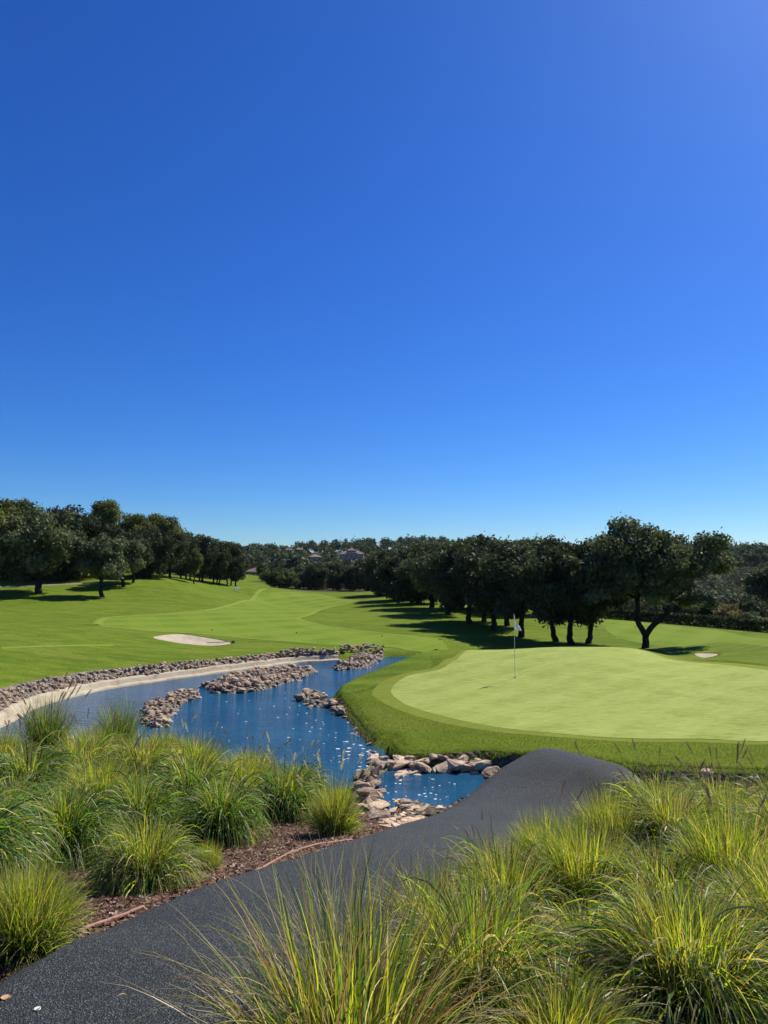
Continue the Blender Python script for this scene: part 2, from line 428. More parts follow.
def mat_flag():
    n = NT('flag_cloth'); P = n.obj()
    v = n.n('ShaderNodeVectorMath', operation='DISTANCE'); n.l(P, v.inputs[0]); v.inputs[1].default_value = (.11, 0, 1.78)
    n.base(n.mix(n.ramp(v.outputs['Value'], [(.035, (1, 1, 1)), (.06, (0, 0, 0))]), (.82, .83, .85), (.45, .55, .72))); n.set(.8, .2)
    t = n.n('ShaderNodeBsdfTranslucent'); t.inputs['Color'].default_value = (.8, .8, .82, 1)
    mx = n.n('ShaderNodeMixShader'); mx.inputs[0].default_value = .4
    n.l(n.b.outputs[0], mx.inputs[1]); n.l(t.outputs[0], mx.inputs[2]); n.l(mx.outputs[0], n.out.inputs['Surface']); return n.m
M['flag'] = mat_flag()

# ------------------------------------------------------------------ sheets on the ground
SHEETS = []                      # polygons the base ground is lowered under
def inner_grid(poly, h):
    lo, hi = poly.min(0), poly.max(0)
    X, Y = np.meshgrid(np.arange(lo[0], hi[0], h), np.arange(lo[1], hi[1], h))
    X = X + (np.arange(X.shape[0]) % 2)[:, None] * h * .5
    P = np.stack([X.ravel(), Y.ravel()], 1)
    return P[sdf(P, poly) < -.4 * h]
def densify(poly, h):
    out = []
    for a, b in zip(poly, np.roll(poly, -1, 0)):
        k = max(1, int(np.linalg.norm(b - a) / h))
        for i in range(k): out.append(a + (b - a) * i / k)
    return np.array(out)
def cdt(poly, h):
    b = densify(np.asarray(poly, float), h); g = inner_grid(b, h)
    P = np.concatenate([b, g]); n = len(b)
    v, e, f, *_ = delaunay_2d_cdt([Vector(p) for p in P], [(i, (i + 1) % n) for i in range(n)], [], 1, 1e-5)
    return np.array([tuple(q) for q in v]), np.array([t for t in f if len(t) == 3], int)
def sheet(name, poly, h, off, mat, label, cat, lower=.06, margin=.35, taper=.2, edge=-.006):
    V, Fc = cdt(poly, h)
    if lower: SHEETS.append((np.asarray(poly), lower, margin))
    z = H(V) + edge + (off - edge) * ss(0, taper, -sdf(V, poly))
    o = obj(name, mesh(name, np.column_stack([V, z]), Fc, mat, smooth=True))
    tag(o, label, cat, kind='structure')
    return o
def gpoly(pts, n=4): return smooth_poly([ground(*q)[:2] for q in pts], n)

bk1 = smooth_poly([ground(*q)[:2] for q in [(153, 637.5), (165, 634.8), (182, 634.2), (205, 637.5), (222, 640.5), (231, 643.3), (215, 645.5), (190, 644.2), (168, 641)]], 4)
c = ground(704, 656)
bk2 = smooth_poly([ground(*q)[:2] for q in [(694, 654), (704, 653.2), (718, 654), (712, 656.5), (703, 657.5)]], 4)
fw = gpoly([(96, 622), (112, 617.5), (175, 613), (215, 609), (240, 602), (256, 594.5), (270, 592.5), (300, 592.5), (317, 594), (339, 598), (364, 602), (347, 604), (327, 608), (311, 614), (297, 618.5), (316, 624), (355, 630), (400, 635), (448, 641), (440, 650), (400, 648), (340, 645), (280, 641), (232, 637), (190, 632.5), (150, 630.5), (104, 627)], 4)
BUNKERS = [(bk1, .16), (bk2, .2)]
sheet('fairway', fw, 1.1, .03, M['fairway'], 'light green mown fairway curving away beyond the stream', 'fairway', .2, 1.0, 1.5)
sheet('bunker', bk1, .3, .012, M['sand'], 'pale sand bunker in the grass beyond the left bank', 'bunker', .5, .08, .05)
sheet('bunker', bk2, .25, .012, M['sand'], 'small sliver of sand bunker behind the right of the green', 'bunker', .5, .08, .05)
def strip(pts, width, off, mat, name, label, cat):
    C = smooth_poly([ground(*q)[:2] for q in pts], 8, False)
    t = np.gradient(C, axis=0); t /= np.linalg.norm(t, axis=1)[:, None]; nn = np.stack([t[:, 1], -t[:, 0]], 1)
    V = np.concatenate([C + nn * width * k for k in (-.5, 0, .5)]); n = len(C)
    z = H(V) + np.repeat([off - .045, off - .012, off - .045], n)
    Fq = [(i + k * n, i + 1 + k * n, i + 1 + (k + 1) * n, i + (k + 1) * n) for i in range(n - 1) for k in (0, 1)]
    return tag(obj(name, mesh(name, np.column_stack([V, z]), np.array(Fq), mat, smooth=True)), label, cat, kind='structure')
sheet('fairway', gpoly([(598, 622), (612, 619.5), (640, 622), (690, 627.5), (735, 633), (790, 641), (850, 650), (760, 647), (715, 643), (672, 647), (640, 643), (612, 636)], 4), 1.1, .03, M['fairway'], 'light green fairway in the hollow below the hedge', 'fairway', .2, 1.0, 1.5)
strip([(97, 625), (101, 620), (115, 617), (175, 613), (215, 609), (240, 602), (256, 594.5), (266, 589)], .55, .055, M['strip'], 'mown_line', 'pale mown line along the upper left edge of the fairway', 'mown line')
strip([(317, 594), (339, 598), (364, 602.4), (347, 604), (327, 608), (311, 614), (297, 618.5), (316, 624), (355, 630), (400, 635), (440, 640)], .55, .055, M['strip'], 'mown_line', 'pale mown line bending round the tongue of rough before the trees', 'mown line')
strip([(98, 626), (150, 631), (190, 633), (232, 637), (280, 641), (340, 645), (400, 648), (436, 650)], .4, .055, M['strip'], 'mown_line', 'pale mown line on the near edge of the fairway', 'mown line')
strip([(0, 648), (30, 646.5), (70, 645.5), (112, 645)], .4, .04, M['strip'], 'mown_line', 'short yellowish mown line across the left rough', 'mown line')
strip([(-20, 587), (20, 586.5), (50, 585), (85, 583.5), (125, 583)], 1.1, .06, M['track'], 'sandy_track', 'pale sandy track under the trees on the left', 'path')
strip([(515, 613), (535, 616), (560, 621), (590, 622), (600, 619)], .8, .06, M['track'], 'sandy_track', 'pale sandy track glimpsed behind the row of cork oaks', 'path')

apron = smooth_poly([np.array(p) for p in
    [tuple(ground(*q)[:2]) for q in [(434, 664.5), (424, 671), (396, 681), (371, 688), (350, 693.5), (336, 698.5), (338, 704), (347, 713), (358, 727), (371, 741), (386, 752), (402, 757), (430, 760), (478, 763)]]
    + [(3.1, 16.2), (4.4, 15.55), (6, 15.3), (8.6, 15.22), (12.5, 15.2), (16, 17.5), (18, 24), (14, 30.5), (11, 32.5), (8, 34), (5, 34.2), (3, 33.5), (2, 32)]], 3)
green = smooth_poly([np.array(ground(*q)[:2]) for q in [(391, 692), (396, 684), (410, 676), (440, 670), (452, 662), (462, 655), (490, 650.5)]] +
                    [np.array(p) for p in [(4.8, 32.3), (8, 32.6), (11, 31.0), (12.5, 27), (13.3, 24), (13.0, 20.5)]] +
                    [np.array(ground(*q)[:2]) for q in [(800, 738), (700, 740), (600, 738), (520, 731), (455, 720), (412, 708), (396, 699)]], 5)
_cg = green.mean(0)
def offset_poly(poly, d):
    t = np.roll(poly, -1, 0) - np.roll(poly, 1, 0); t /= np.linalg.norm(t, axis=1)[:, None]
    nn = np.stack([t[:, 1], -t[:, 0]], 1)
    area = (poly[:, 0] * np.roll(poly[:, 1], -1) - np.roll(poly[:, 0], -1) * poly[:, 1]).sum()
    return poly + nn * d * (1 if area > 0 else -1)
sheet('apron', apron, .3, .012, M['apron'], 'darker mown turf apron sloping from the green down to the stream', 'turf apron', .08, .3)
coll = smooth_poly([np.array(ground(*q)[:2]) for q in [(372, 694), (380, 684), (400, 675), (433, 668), (445, 660), (460, 653), (485, 649)]] +
                   [np.array(p) for p in [(4.6, 33.2), (8, 33.3), (11.6, 31.6), (13.4, 27.4), (14.1, 24), (13.6, 20.0)]] +
                   [np.array(ground(*q)[:2]) for q in [(800, 741), (700, 743), (600, 741), (520, 735), (450, 725), (405, 713), (381, 702)]], 4)
sheet('green_collar', coll, .35, .026, M['collar'], 'mid green collar ring mown round the putting green', 'green collar', 0, edge=.0145)
sheet('putting_green', green, .35, .040, M['green'], 'pale smooth putting green with the flag standing in it', 'putting green', 0, edge=.0285)
# beds
bedL = np.array([(-13, -2), (-2.75, -2)] + [tuple(p[:2] - n * -.06) for p, n in zip(PATH_L[6:40:2], PATH_N[6:40:2])] + [(.45, 10.2), (.55, 11.8), (.1, 12.7), (-.7, 13.9), (-2.2, 15.2), (-4.6, 16.9), (-7, 18), (-8.4, 17.6), (-9.2, 15.8), (-13, 12)])
bedR = np.array([(1.2, -2)] + [tuple(p[:2] - n * .06) for p, n in zip(PATH_R[8:74:2], PATH_N[8:74:2])] + [(12, 9.7), (12, -2)])
sheet('mulch_bed', bedL, .22, .012, M['mulch'], 'brown bark mulch bed between the path and the stream', 'planting bed', .06, .25)
sheet('mulch_bed', bedR, .22, .012, M['mulch'], 'brown bark mulch bed on the right of the path', 'planting bed', .06, .25)

for k, lab in enumerate(['grey stony bar under the left heap of rocks in the stream', 'grey stony bar under the long middle heap of rocks', 'stony islet joined to the tip of the green bank', 'stony shore under the rock pile at the far bend', 'stony weir between the upper and lower pool']):
    sheet('stony_bar', offset_poly(np.array(ISLES[k]), .12), .18, .02, M['gravel'], lab, 'stony bar', .08, .15, .05)
_wl = smooth_poly(FAR_SHORE[:10], 6, False)
_t2 = np.gradient(_wl, axis=0); _t2 /= np.linalg.norm(_t2, axis=1)[:, None]; _n2 = np.stack([-_t2[:, 1], _t2[:, 0]], 1)
sheet('stony_strip', np.concatenate([_wl + _n2 * .2, (_wl + _n2 * 1.0)[::-1]]), .25, .02, M['gravel'], 'stony strip behind the cream concrete bank', 'stony strip', .08, .15, .05)
rimL = np.array([(-.75, 10.5), (.1, 9.75), (.75, 9.65), (1.35, 10.6), (1.95, 11.35), (2.7, 11.95), (3.3, 12.5), (3.6, 13.4), (2.6, 13.1), (1.5, 12.3), (.7, 12.6), (.3, 13.4), (-.5, 14.2), (-1.2, 14.6), (-1.1, 12.5)])
sheet('stony_rim', rimL, .2, .04, M['earth'], 'stony rim of the lower pool beside the path', 'stony rim', .25, .08, .05)
_b = [np.array(w2(*q)) for q in [(333, 703), (342, 714), (354, 729), (367, 744), (381, 756.5), (398, 766), (425, 769.5), (478, 770)]] + [np.array((3.2, 15.8)), np.array((4.4, 15.15)), np.array((6, 14.9)), np.array((8.6, 14.85)), np.array((13, 14.8))]
_b = smooth_poly(_b, 4, False); _t3 = np.gradient(_b, axis=0); _t3 /= np.linalg.norm(_t3, axis=1)[:, None]; _n3 = np.stack([_t3[:, 1], -_t3[:, 0]], 1)
sheet('stony_foot', np.concatenate([_b + _n3 * .45, (_b - _n3 * .22)[::-1]]), .15, .016, M['earth'], 'dark earth and stone foot of the steep turf bank', 'bank foot', .06, .12, .05)
# base ground: polar sheet
def build_ground():
    th = np.concatenate([np.arange(-52, 52.01, .28), np.arange(56, 304.1, 4.)])
    th = np.radians(th); rr = np.concatenate([[.15], .4 * np.exp(np.arange(0, 8.3, .0085))])
    T, RR = np.meshgrid(th, rr)
    P = np.stack([np.sin(T) * RR, np.cos(T) * RR], -1).reshape(-1, 2)
    z = H(P)
    for poly, low, mar in SHEETS:
        lo, hi = poly.min(0), poly.max(0)
        m = (P[:, 0] > lo[0]) & (P[:, 0] < hi[0]) & (P[:, 1] > lo[1]) & (P[:, 1] < hi[1])
        s = sdf(P[m], poly)
        z[m] -= low * ss(0, 1, (-s - mar * .3) / mar)
    nr, nc = len(rr), len(th)
    i = np.arange(nr - 1)[:, None] * nc; j = np.arange(nc)[None]; j2 = (j + 1) % nc
    Fq = np.stack([i + j, i + j2, i + nc + j2, i + nc + j], -1).reshape(-1, 4)
    V = np.column_stack([P, z])
    me = mesh('ground', V, Fq[:, ::-1], M['rough'], smooth=True)
    q = P[:, 0] / np.maximum(P[:, 1], 1e-3)
    wild = ss(128, 140, P[:, 1]) * (1 - ss(-.215, -.20, q) * ss(-.135, -.15, q) * (P[:, 1] < 280))
    wild = np.maximum(wild, ss(.27, .29, q) * ss(76, 90, P[:, 1] + np.maximum(q - .3, 0) * 95) * (P[:, 1] > 40))
    wild[P[:, 1] < 20] = 0
    me.attributes.new('wild', 'FLOAT', 'POINT').data.foreach_set('value', wild.astype(np.float32))
    o = obj('ground', me)
    tag(o, 'rough green grass covering the rolling ground out to the hills', 'ground', kind='structure')
build_ground()
# water
def build_water():
    poly = offset_poly(np.array(STREAM), .45)
    V, Fc = cdt(poly, .8)
    o = obj('stream_water', mesh('stream_water', np.column_stack([V, np.full(len(V), WATER_Z)]), Fc, M['water'], smooth=True))
    tag(o, 'blue rippled water of the stream winding past the green', 'water', kind='structure')
build_water()
def build_path():
    n = len(PATH_L); prof = [(-.10, -.26), (-.03, -.17), (.0, -.135), (.04, -.118), (.20, -.018), (.25, -.003), (.32, .0), (.5, .004), (.8, .01), (1.12, .004), (1.30, .0), (1.37, -.003), (1.42, -.018), (1.58, -.118), (1.62, -.135), (1.66, -.18), (1.74, -.32)]
    V = []
    for p, nn, dz in zip(PATH_L, PATH_N, PATH_DZ):
        for (a, h) in prof: V.append((p[0] + nn[0] * a, p[1] + nn[1] * a, p[2] + h + dz * a / 1.62))
    m = len(prof)
    Fq = [(i * m + k, i * m + k + 1, (i + 1) * m + k + 1, (i + 1) * m + k) for i in range(n - 1) for k in range(m - 1)]
    o = obj('cart_path', mesh('cart_path', V, np.array(Fq)[:, ::-1], M['asphalt'], smooth=True))
    tag(o, 'dark grey asphalt cart path dipping and humping past the pool', 'path', kind='structure')
build_path()

# ------------------------------------------------------------------ rocks
def rock_mesh(seed, flat=1.0, mat='rock'):
    r = np.random.default_rng(seed); bm = bmesh.new()
    P = r.normal(size=(15, 3)); P /= np.linalg.norm(P, axis=1)[:, None]; P *= r.uniform(.75, 1.1, (15, 1))
    P = np.clip(P, -.85, .85)
    P *= np.array([1.0, r.uniform(.65, .95), r.uniform(.42, .65) * flat])
    vs = [bm.verts.new(p) for p in P]
    res = bmesh.ops.convex_hull(bm, input=vs)
    bmesh.ops.delete(bm, geom=[v for v in bm.verts if not v.link_faces], context='VERTS')
    bmesh.ops.bevel(bm, geom=list(bm.edges), offset=.04, segments=1, affect='EDGES', clamp_overlap=True)
    bmesh.ops.triangulate(bm, faces=bm.faces)
    bmesh.ops.subdivide_edges(bm, edges=bm.edges, cuts=1, use_grid_fill=True)
    for v in bm.verts: v.co += Vector(r.normal(size=3) * .012)
    bm.normal_update()
    me = bpy.data.meshes.new('rock'); bm.to_mesh(me); bm.free(); me.materials.append(M[mat]); return me
ROCKS_P = [rock_mesh(i, 1.0, 'rock') for i in range(10)]
ROCKS_G = [rock_mesh(40 + i, .9, 'rockgrey') for i in range(10)]
ROCKS_S = [rock_mesh(80 + i, .6, 'rock') for i in range(6)]
REQ = []          # (xyz, scale vec, protos, label, group)
def rq(x, y, s, protos, label, group, lift=.3, sc=(1, 1, 1)):
    z = max(H([(x, y)])[0], WATER_Z - .12) + s * lift
    REQ.append((np.array([x, y, z]), s, np.array(sc), protos, label, group))
WALL = smooth_poly(FAR_SHORE[:10], 6, False)
tw = np.gradient(WALL, axis=0); tw /= np.linalg.norm(tw, axis=1)[:, None]; NW = np.stack([-tw[:, 1], tw[:, 0]], 1)   # away from the water
seg = np.concatenate([[0], np.cumsum(np.linalg.norm(np.diff(WALL, axis=0), axis=1))])
def wall_at(s): return (np.array([np.interp(s, seg, WALL[:, k]) for k in (0, 1)]), np.array([np.interp(s, seg, NW[:, k]) for k in (0, 1)]))
s = 2.0
while s < seg[-1]:
    for k in range(3):
        p, nn = wall_at(s + rng.uniform(-.1, .1)); q = p + nn * (.44 + .17 * k + rng.uniform(-.08, .08))
        sz = rng.uniform(.09, .155)
        rq(q[0], q[1], sz, ROCKS_P, 'pinkish beige rubble stone in the row topping the concrete bank', 'rubble stones along the left bank', .35)
    s += rng.uniform(.17, .23)
def fill(poly, n, smin, smax, protos, label, group, lift=.4):
    poly = np.asarray(poly); lo, hi = poly.min(0), poly.max(0); k = 0
    while k < n:
        q = rng.uniform(lo, hi)
        if sdf([q], poly)[0] < .05:
            rq(q[0], q[1], rng.uniform(smin, smax) * (1.5 if rng.random() < .1 else 1), protos, label, group, lift + rng.uniform(-.2, .3)); k += 1
fill(ISLES[0], 210, .06, .17, ROCKS_G, 'grey rock heaped on the left rock bar in the stream', 'rocks of the left stream bar')
fill(ISLES[1], 360, .07, .19, ROCKS_G, 'brownish grey rock heaped on the long middle rock bar in the stream', 'rocks of the middle stream bar')
fill(ISLES[2], 60, .08, .2, ROCKS_G, 'dark rock in the small islet off the tip of the green', 'rocks of the islet off the green')
fill(ISLES[3], 130, .07, .18, ROCKS_P, 'brown rock in the pile at the far bend of the stream', 'rocks at the far bend')
fill(ISLES[4], 26, .1, .22, ROCKS_G, 'grey rock in the little weir between the upper and lower pool', 'rocks of the weir')
# stacked dark wall at the far bend
for k in range(240):
    t = rng.uniform(0, 1)
    if t < .62:
        p, nn = wall_at(seg[-1] - 2.9 * (1 - t / .62)); q = p + nn * (.42 + rng.uniform(-.05, .1))
    else:
        q = at_z(340 + 44 * (t - .62) / .38, 659.5 - 3 * (t - .62) / .38, WATER_Z)[:2] + np.array([0, rng.uniform(0, .5)])
    rq(q[0], q[1], rng.uniform(.09, .15), ROCKS_G, 'dark stone stacked in the shaded wall at the far bend', 'stones of the far wall', rng.uniform(.2, 2.8))
for k in range(10):
    q = at_z(rng.uniform(424, 437), rng.uniform(656, 662.5), WATER_Z)
    rq(q[0], q[1], rng.uniform(.08, .16), ROCKS_G, 'small dark rock where the stream ends by the green', 'rocks at the stream end', .3)
# edge of the apron
for k in range(26):
    t = rng.uniform(0, 1); a, b = np.array(w2(333, 704)), np.array(w2(378, 755)); q = a + (b - a) * t
    rq(q[0] + rng.normal() * .07 - .05, q[1] + rng.normal() * .07, rng.uniform(.07, .15), ROCKS_G, 'small dark rock at the foot of the steep turf bank', 'rocks under the turf bank', .2)
# the big slabs of the pool
for (px, py, s, sc, rz, lab) in [
    (376, 762, .30, (1.3, .6, 1.0), .9, 'tall tilted slab of rock standing first in the bank beside the upper water'),
    (384, 766, .32, (1.4, .7, .8), 1.2, 'long leaning slab of rock second in the bank beside the upper water'),
    (394, 768, .34, (1.5, .9, .7), .2, 'brown flat slab behind the palest block of the pool bank'),
    (408, 774, .42, (1.5, 1.0, .75), .1, 'largest pale sunlit block at the foot of the pool bank'),
    (421, 771, .36, (1.2, .9, .8), -.3, 'squared tan block right of the palest block on the pool bank'),
    (399, 778, .28, (1.4, .8, .6), .4, 'low wet rock at the waterline below the pale block'),
    (432, 772, .36, (1.4, .9, .7), .3, 'greyish flat slab in the middle of the pool bank'),
    (443, 769, .34, (1.0, .9, 1.0), .8, 'dark upright boulder in the middle of the pool bank'),
    (453, 767, .34, (1.2, .9, .9), -.5, 'dark rounded boulder under the turf lip above the pool'),
    (464, 769, .28, (1.3, .8, .7), .2, 'small mossy rock at the water under the turf lip'),
    (474, 768, .34, (1.2, .9, .8), -.2, 'sunlit light grey boulder near the path hump'),
    (486, 765, .34, (1.3, .8, .8), .5, 'last pale boulder before the path hides the pool'),
    (404, 762, .30, (1.4, .8, .6), -.1, 'flat shaded stone tucked below the apron grass'),
    (425, 763, .28, (1.6, .7, .6), .1, 'thin pale ledge stone below the apron grass'),
    (366, 786, .22, (1.1, .9, .9), .3, 'grey rough boulder between the tufted grass and the lower pool'),
    (370, 797, .26, (1.2, .9, .8), -.4, 'pitted grey boulder on the left rim of the lower pool'),
    (376, 808, .26, (1.3, .9, .7), .6, 'brownish boulder low on the left rim of the lower pool'),
    (383, 815, .22, (1.2, .8, .8), .1, 'small dark boulder at the bottom corner of the lower pool')]:
    q = ground(px, py)
    if q[2] < WATER_Z: q = at_z(px, py, WATER_Z - .03)
    REQ.append((q + np.array([0, 0, s * .1]), s * .95, np.array(sc) * np.array([1.0, 1.0, 1.0]), ROCKS_P, lab, None, rz))
for (px, py, Y, s, sc, lab) in [(402, 817, 11.6, .26, (1.6, .9, .5), 'flat cream slab on the near rim of the lower pool by the path'), (424, 816, 11.8, .17, (1.3, .9, .7), 'pale knobbly stone next to the path on the near pool rim'), (433, 814, 11.9, .12, (1.2, .9, .8), 'smallest stone on the near pool rim against the path'),
    (389, 819, 11.3, .15, (1.2, .9, .8), 'dark stone left of the flat cream slab on the near pool rim'), (376, 822, 11.0, .17, (1.2, .9, .7), 'grey stone at the corner of mulch and near pool rim')]:
    q = at_y(px, py, Y); REQ.append((q, s, np.array(sc), ROCKS_S, lab, None, .2))
for k in range(60):
    x = rng.uniform(4.2, 12); rq(x, 15.0 + rng.uniform(-.35, .12) - .02 * (x - 4) + max(0, 4.8 - x) * .4, rng.uniform(.08, .2), ROCKS_S, 'beige rock edging the turf beyond the grasses on the right', 'rocks along the right end of the stream', .4)
for k in range(38):
    q = ground(rng.uniform(372, 492), rng.uniform(757, 777))
    if q[2] > WATER_Z - .12: REQ.append((q + np.array([0, 0, .03]), rng.uniform(.08, .2), np.array((1.2, .9, 1.1)), ROCKS_P, 'tan stone wedged among the big blocks of the pool bank', 'stones of the pool bank'))
for k in range(46):
    q = ground(rng.uniform(360, 388), rng.uniform(780, 822))
    REQ.append((q + np.array([0, 0, .03]), rng.uniform(.07, .17), np.array((1.2, .9, 1.0)), ROCKS_G, 'grey stone on the rim between mulch and lower pool', 'stones of the pool rim'))
for k in range(150):
    q = ground(rng.uniform(384, 456), rng.uniform(798, 830))
    if q[2] > WATER_Z - .1 and path_near(q[None, :2])[0][0] > PATH_W / 2 + .12:
        REQ.append((q + np.array([0, 0, .02]), rng.uniform(.06, .16), np.array((1.3, 1.0, .7)), ROCKS_S, 'flat cream stone on the steep rim between path and pool', 'stones on the steep pool rim'))
def place_rocks():
    def size(r): return r[1] * max(r[2]) / np.linalg.norm(r[0] - np.array([0, 0, ZC]))
    order = sorted(REQ, key=lambda r: (r[5] is not None, -size(r)))
    bulkV, bulkF, off = [], [], 0
    for i, r in enumerate(order):
        p, s, sc, protos, label, group = r[:6]; rz = r[6] if len(r) > 6 else rng.uniform(0, 6.28)
        me = protos[int(rng.integers(len(protos)))]
        if i < 296:
            o = obj('rock', me); o.location = p; o.scale = tuple(s * sc)
            o.rotation_euler = (rng.normal() * .25, rng.normal() * .25, rz)
            tag(o, label, 'rock', group)
        else:
            Mx = Matrix.LocRotScale(Vector(p), Matrix.Rotation(rz, 3, 'Z') @ Matrix.Rotation(rng.normal() * .3, 3, 'X'), Vector(s * sc))
            v = np.empty(len(me.vertices) * 3, np.float32); me.vertices.foreach_get('co', v); v = v.reshape(-1, 3)
            Mn = np.array(Mx); v = v @ Mn[:3, :3].T + Mn[:3, 3]
            f = np.array([q.vertices[:] for q in me.polygons if len(q.vertices) == 3]); f4 = [q.vertices[:] for q in me.polygons if len(q.vertices) == 4]
            bulkV.append(v); bulkF.append(f + off)
            off += len(v)
    o = obj('rubble', mesh('rubble', np.concatenate(bulkV), np.concatenate(bulkF), M['rock']))
    tag(o, 'smaller rubble stones strewn along the far banks and rock bars', 'rubble', kind='stuff')
place_rocks()

# concrete bank
def build_wall():
    prof = [(-.12, -.5), (-.03, -.02), (.0, .05), (.05, .075), (.17, .10), (.24, .24), (.29, .275), (.44, .29), (.5, .1)]
    V = []; m = len(prof)
    for i, (p, nn) in enumerate(zip(WALL, NW)):
        j = .012 * math.sin(i * 1.7)
        for (a, h) in prof: V.append((p[0] + nn[0] * a, p[1] + nn[1] * a, WATER_Z + h * 1.0 + j))
    Fq = [(i * m + k, i * m + k + 1, (i + 1) * m + k + 1, (i + 1) * m + k) for i in range(len(WALL) - 1) for k in range(m - 1)]
    o = obj('concrete_bank', mesh('concrete_bank', V, np.array(Fq), M['concrete'], smooth=False))
    tag(o, 'curved cream concrete bank lining the left side of the stream', 'bank wall')
build_wall()

# foam flecks on the water
def build_foam():
    V, Fc = [], []; n = 0
    zones = [((330, 735, 375, 768), 32, (.015, .06)), ((300, 712, 345, 740), 10, (.015, .045)), ((215, 698, 300, 722), 12, (.015, .045)), ((385, 776, 470, 812), 44, (.012, .038)), ((355, 765, 392, 772), 14, (.03, .08)), ((200, 725, 330, 745), 10, (.015, .035)), ((255, 685, 330, 700), 6, (.02, .05))]
    for (x0, y0, x1, y1), k, (s0, s1) in zones:
        for _ in range(k):
            q = at_z(rng.uniform(x0, x1), rng.uniform(y0, y1), WATER_Z)
            if sdf([q[:2]], STREAM)[0] > -.1: continue
            s = rng.uniform(s0, s1); m = 9; ph = rng.uniform(0, 6.28)
            ring = [(q[0] + s * rng.uniform(.5, 1) * math.cos(a) * 1.3, q[1] + s * rng.uniform(.5, 1) * math.sin(a)) for a in np.linspace(0, 6.28, m, endpoint=False)]
            V += [(a, b, WATER_Z + .0015) for a, b in ring] + [(q[0] + (a - q[0]) * .7, q[1] + (b - q[1]) * .7, WATER_Z + .0025) for a, b in ring]
            Fc += [(n + i, n + (i + 1) % m, n + m + (i + 1) % m, n + m + i) for i in range(m)]
            Fc += [(n + m, n + m + i, n + m + i + 1, n + m + i + 1) for i in range(1, 1)]
            V.append((q[0], q[1], WATER_Z + .003)); c0 = n + 2 * m
            Fc += [(n + m + i, n + m + (i + 1) % m, c0, c0) for i in range(m)]
            n += 2 * m + 1
    quads = [f for f in Fc if f[2] != f[3]]; tris = [f[:3] for f in Fc if f[2] == f[3]]
    o = obj('foam', mesh('foam', V, [np.array(quads), np.array(tris)], M['foam'], smooth=True))
    tag(o, 'white foam flecks drifting on the blue stream and pool', 'foam', kind='stuff')
build_foam()

# ------------------------------------------------------------------ turf blades on the near apron
def tri_blades(P, z, hmin, hmax, width, pal, lean=.5):
    n = len(P); a = rng.uniform(0, 6.28, n); h = rng.uniform(hmin, hmax, n); l = rng.normal(size=(n, 2)) * h[:, None] * lean
    w = width * rng.uniform(.6, 1.2, n)
    A = np.column_stack([P[:, 0] + np.cos(a) * w, P[:, 1] + np.sin(a) * w, z - .01]); B = np.column_stack([P[:, 0] - np.cos(a) * w, P[:, 1] - np.sin(a) * w, z - .01])
    C = np.column_stack([P + l, z + h])
    V = np.stack([A, B, C], 1).reshape(-1, 3)
    c = np.array(pal)[rng.integers(len(pal), size=n)] * rng.uniform(.75, 1.25, (n, 1))
    return V, np.arange(n * 3).reshape(-1, 3), np.repeat(c, 3, 0)
def build_turf():
    P = rng.uniform((-3, 15.5), (14, 31), (420000, 2))
    s1 = sdf(P, apron); s2 = sdf(P, coll)
    dist = P[:, 1]
    keep = (s1 < .06) & (s2 > -.0) & (rng.random(len(P)) < np.clip(1.35 - (dist - 16) / 15, .25, 1))
    P = P[keep]; s1 = s1[keep]
    z = H(P) + .012
    pal = [(.12, .17, .014), (.165, .225, .020), (.22, .28, .03), (.30, .31, .07), (.09, .14, .014)]
    V, Fc, c = tri_blades(P, z, .012, .03, .006, pal, .7)
    # long lip over the stream edge
    E = densify(apron[:], .012); E = E[(E[:, 1] < 24) & (E[:, 0] < 12.5)]
    E = np.concatenate([E + rng.normal(size=E.shape) * .04 for _ in range(4)])
    V2, F2, c2 = tri_blades(E, H(E) + .01, .03, .075, .007, pal, .8)
    o = obj('turf_blades', mesh('turf_blades', np.concatenate([V, V2]), np.concatenate([Fc, F2 + len(V)]), M['turfblade'], np.concatenate([c, c2])))
    tag(o, 'short grass blades covering the apron round the green', 'grass', kind='stuff')
build_turf()
def build_chips():
    n = 75000
    P = np.concatenate([rng.uniform((-3, 3.2), (1, 11), (n, 2)), rng.uniform((.3, 2.3), (3.5, 5), (26000, 2))])
    k = (sdf(P, bedL) < -.02) | (sdf(P, bedR) < -.02); P = P[k]; n = len(P)
    z = H(P) + .018
    a = rng.uniform(0, 6.28, n); L = rng.uniform(.006, .022, n); w = L * rng.uniform(.2, .5, n)
    d = np.column_stack([np.cos(a), np.sin(a), rng.normal(size=n) * .35]); e = np.column_stack([-np.sin(a), np.cos(a), rng.normal(size=n) * .35])
    c = np.column_stack([P, z + rng.uniform(0, .012, n)])
    V = np.stack([c + d * L[:, None] + e * w[:, None], c - d * L[:, None] + e * w[:, None], c - d * L[:, None] - e * w[:, None], c + d * L[:, None] - e * w[:, None]], 1).reshape(-1, 3)
    pal = np.array([(.10, .055, .035), (.16, .09, .06), (.06, .035, .025), (.26, .17, .12), (.36, .27, .2)])
    col = pal[rng.choice(5, n, p=[.3, .3, .2, .14, .06])] * rng.uniform(.8, 1.2, (n, 1))
    o = obj('bark_chips', mesh('bark_chips', V, np.arange(n * 4).reshape(-1, 4), M['chip'], np.repeat(col, 4, 0)))
    tag(o, 'loose brown bark chips lying over the planting beds', 'bark chips', kind='stuff')
build_chips()

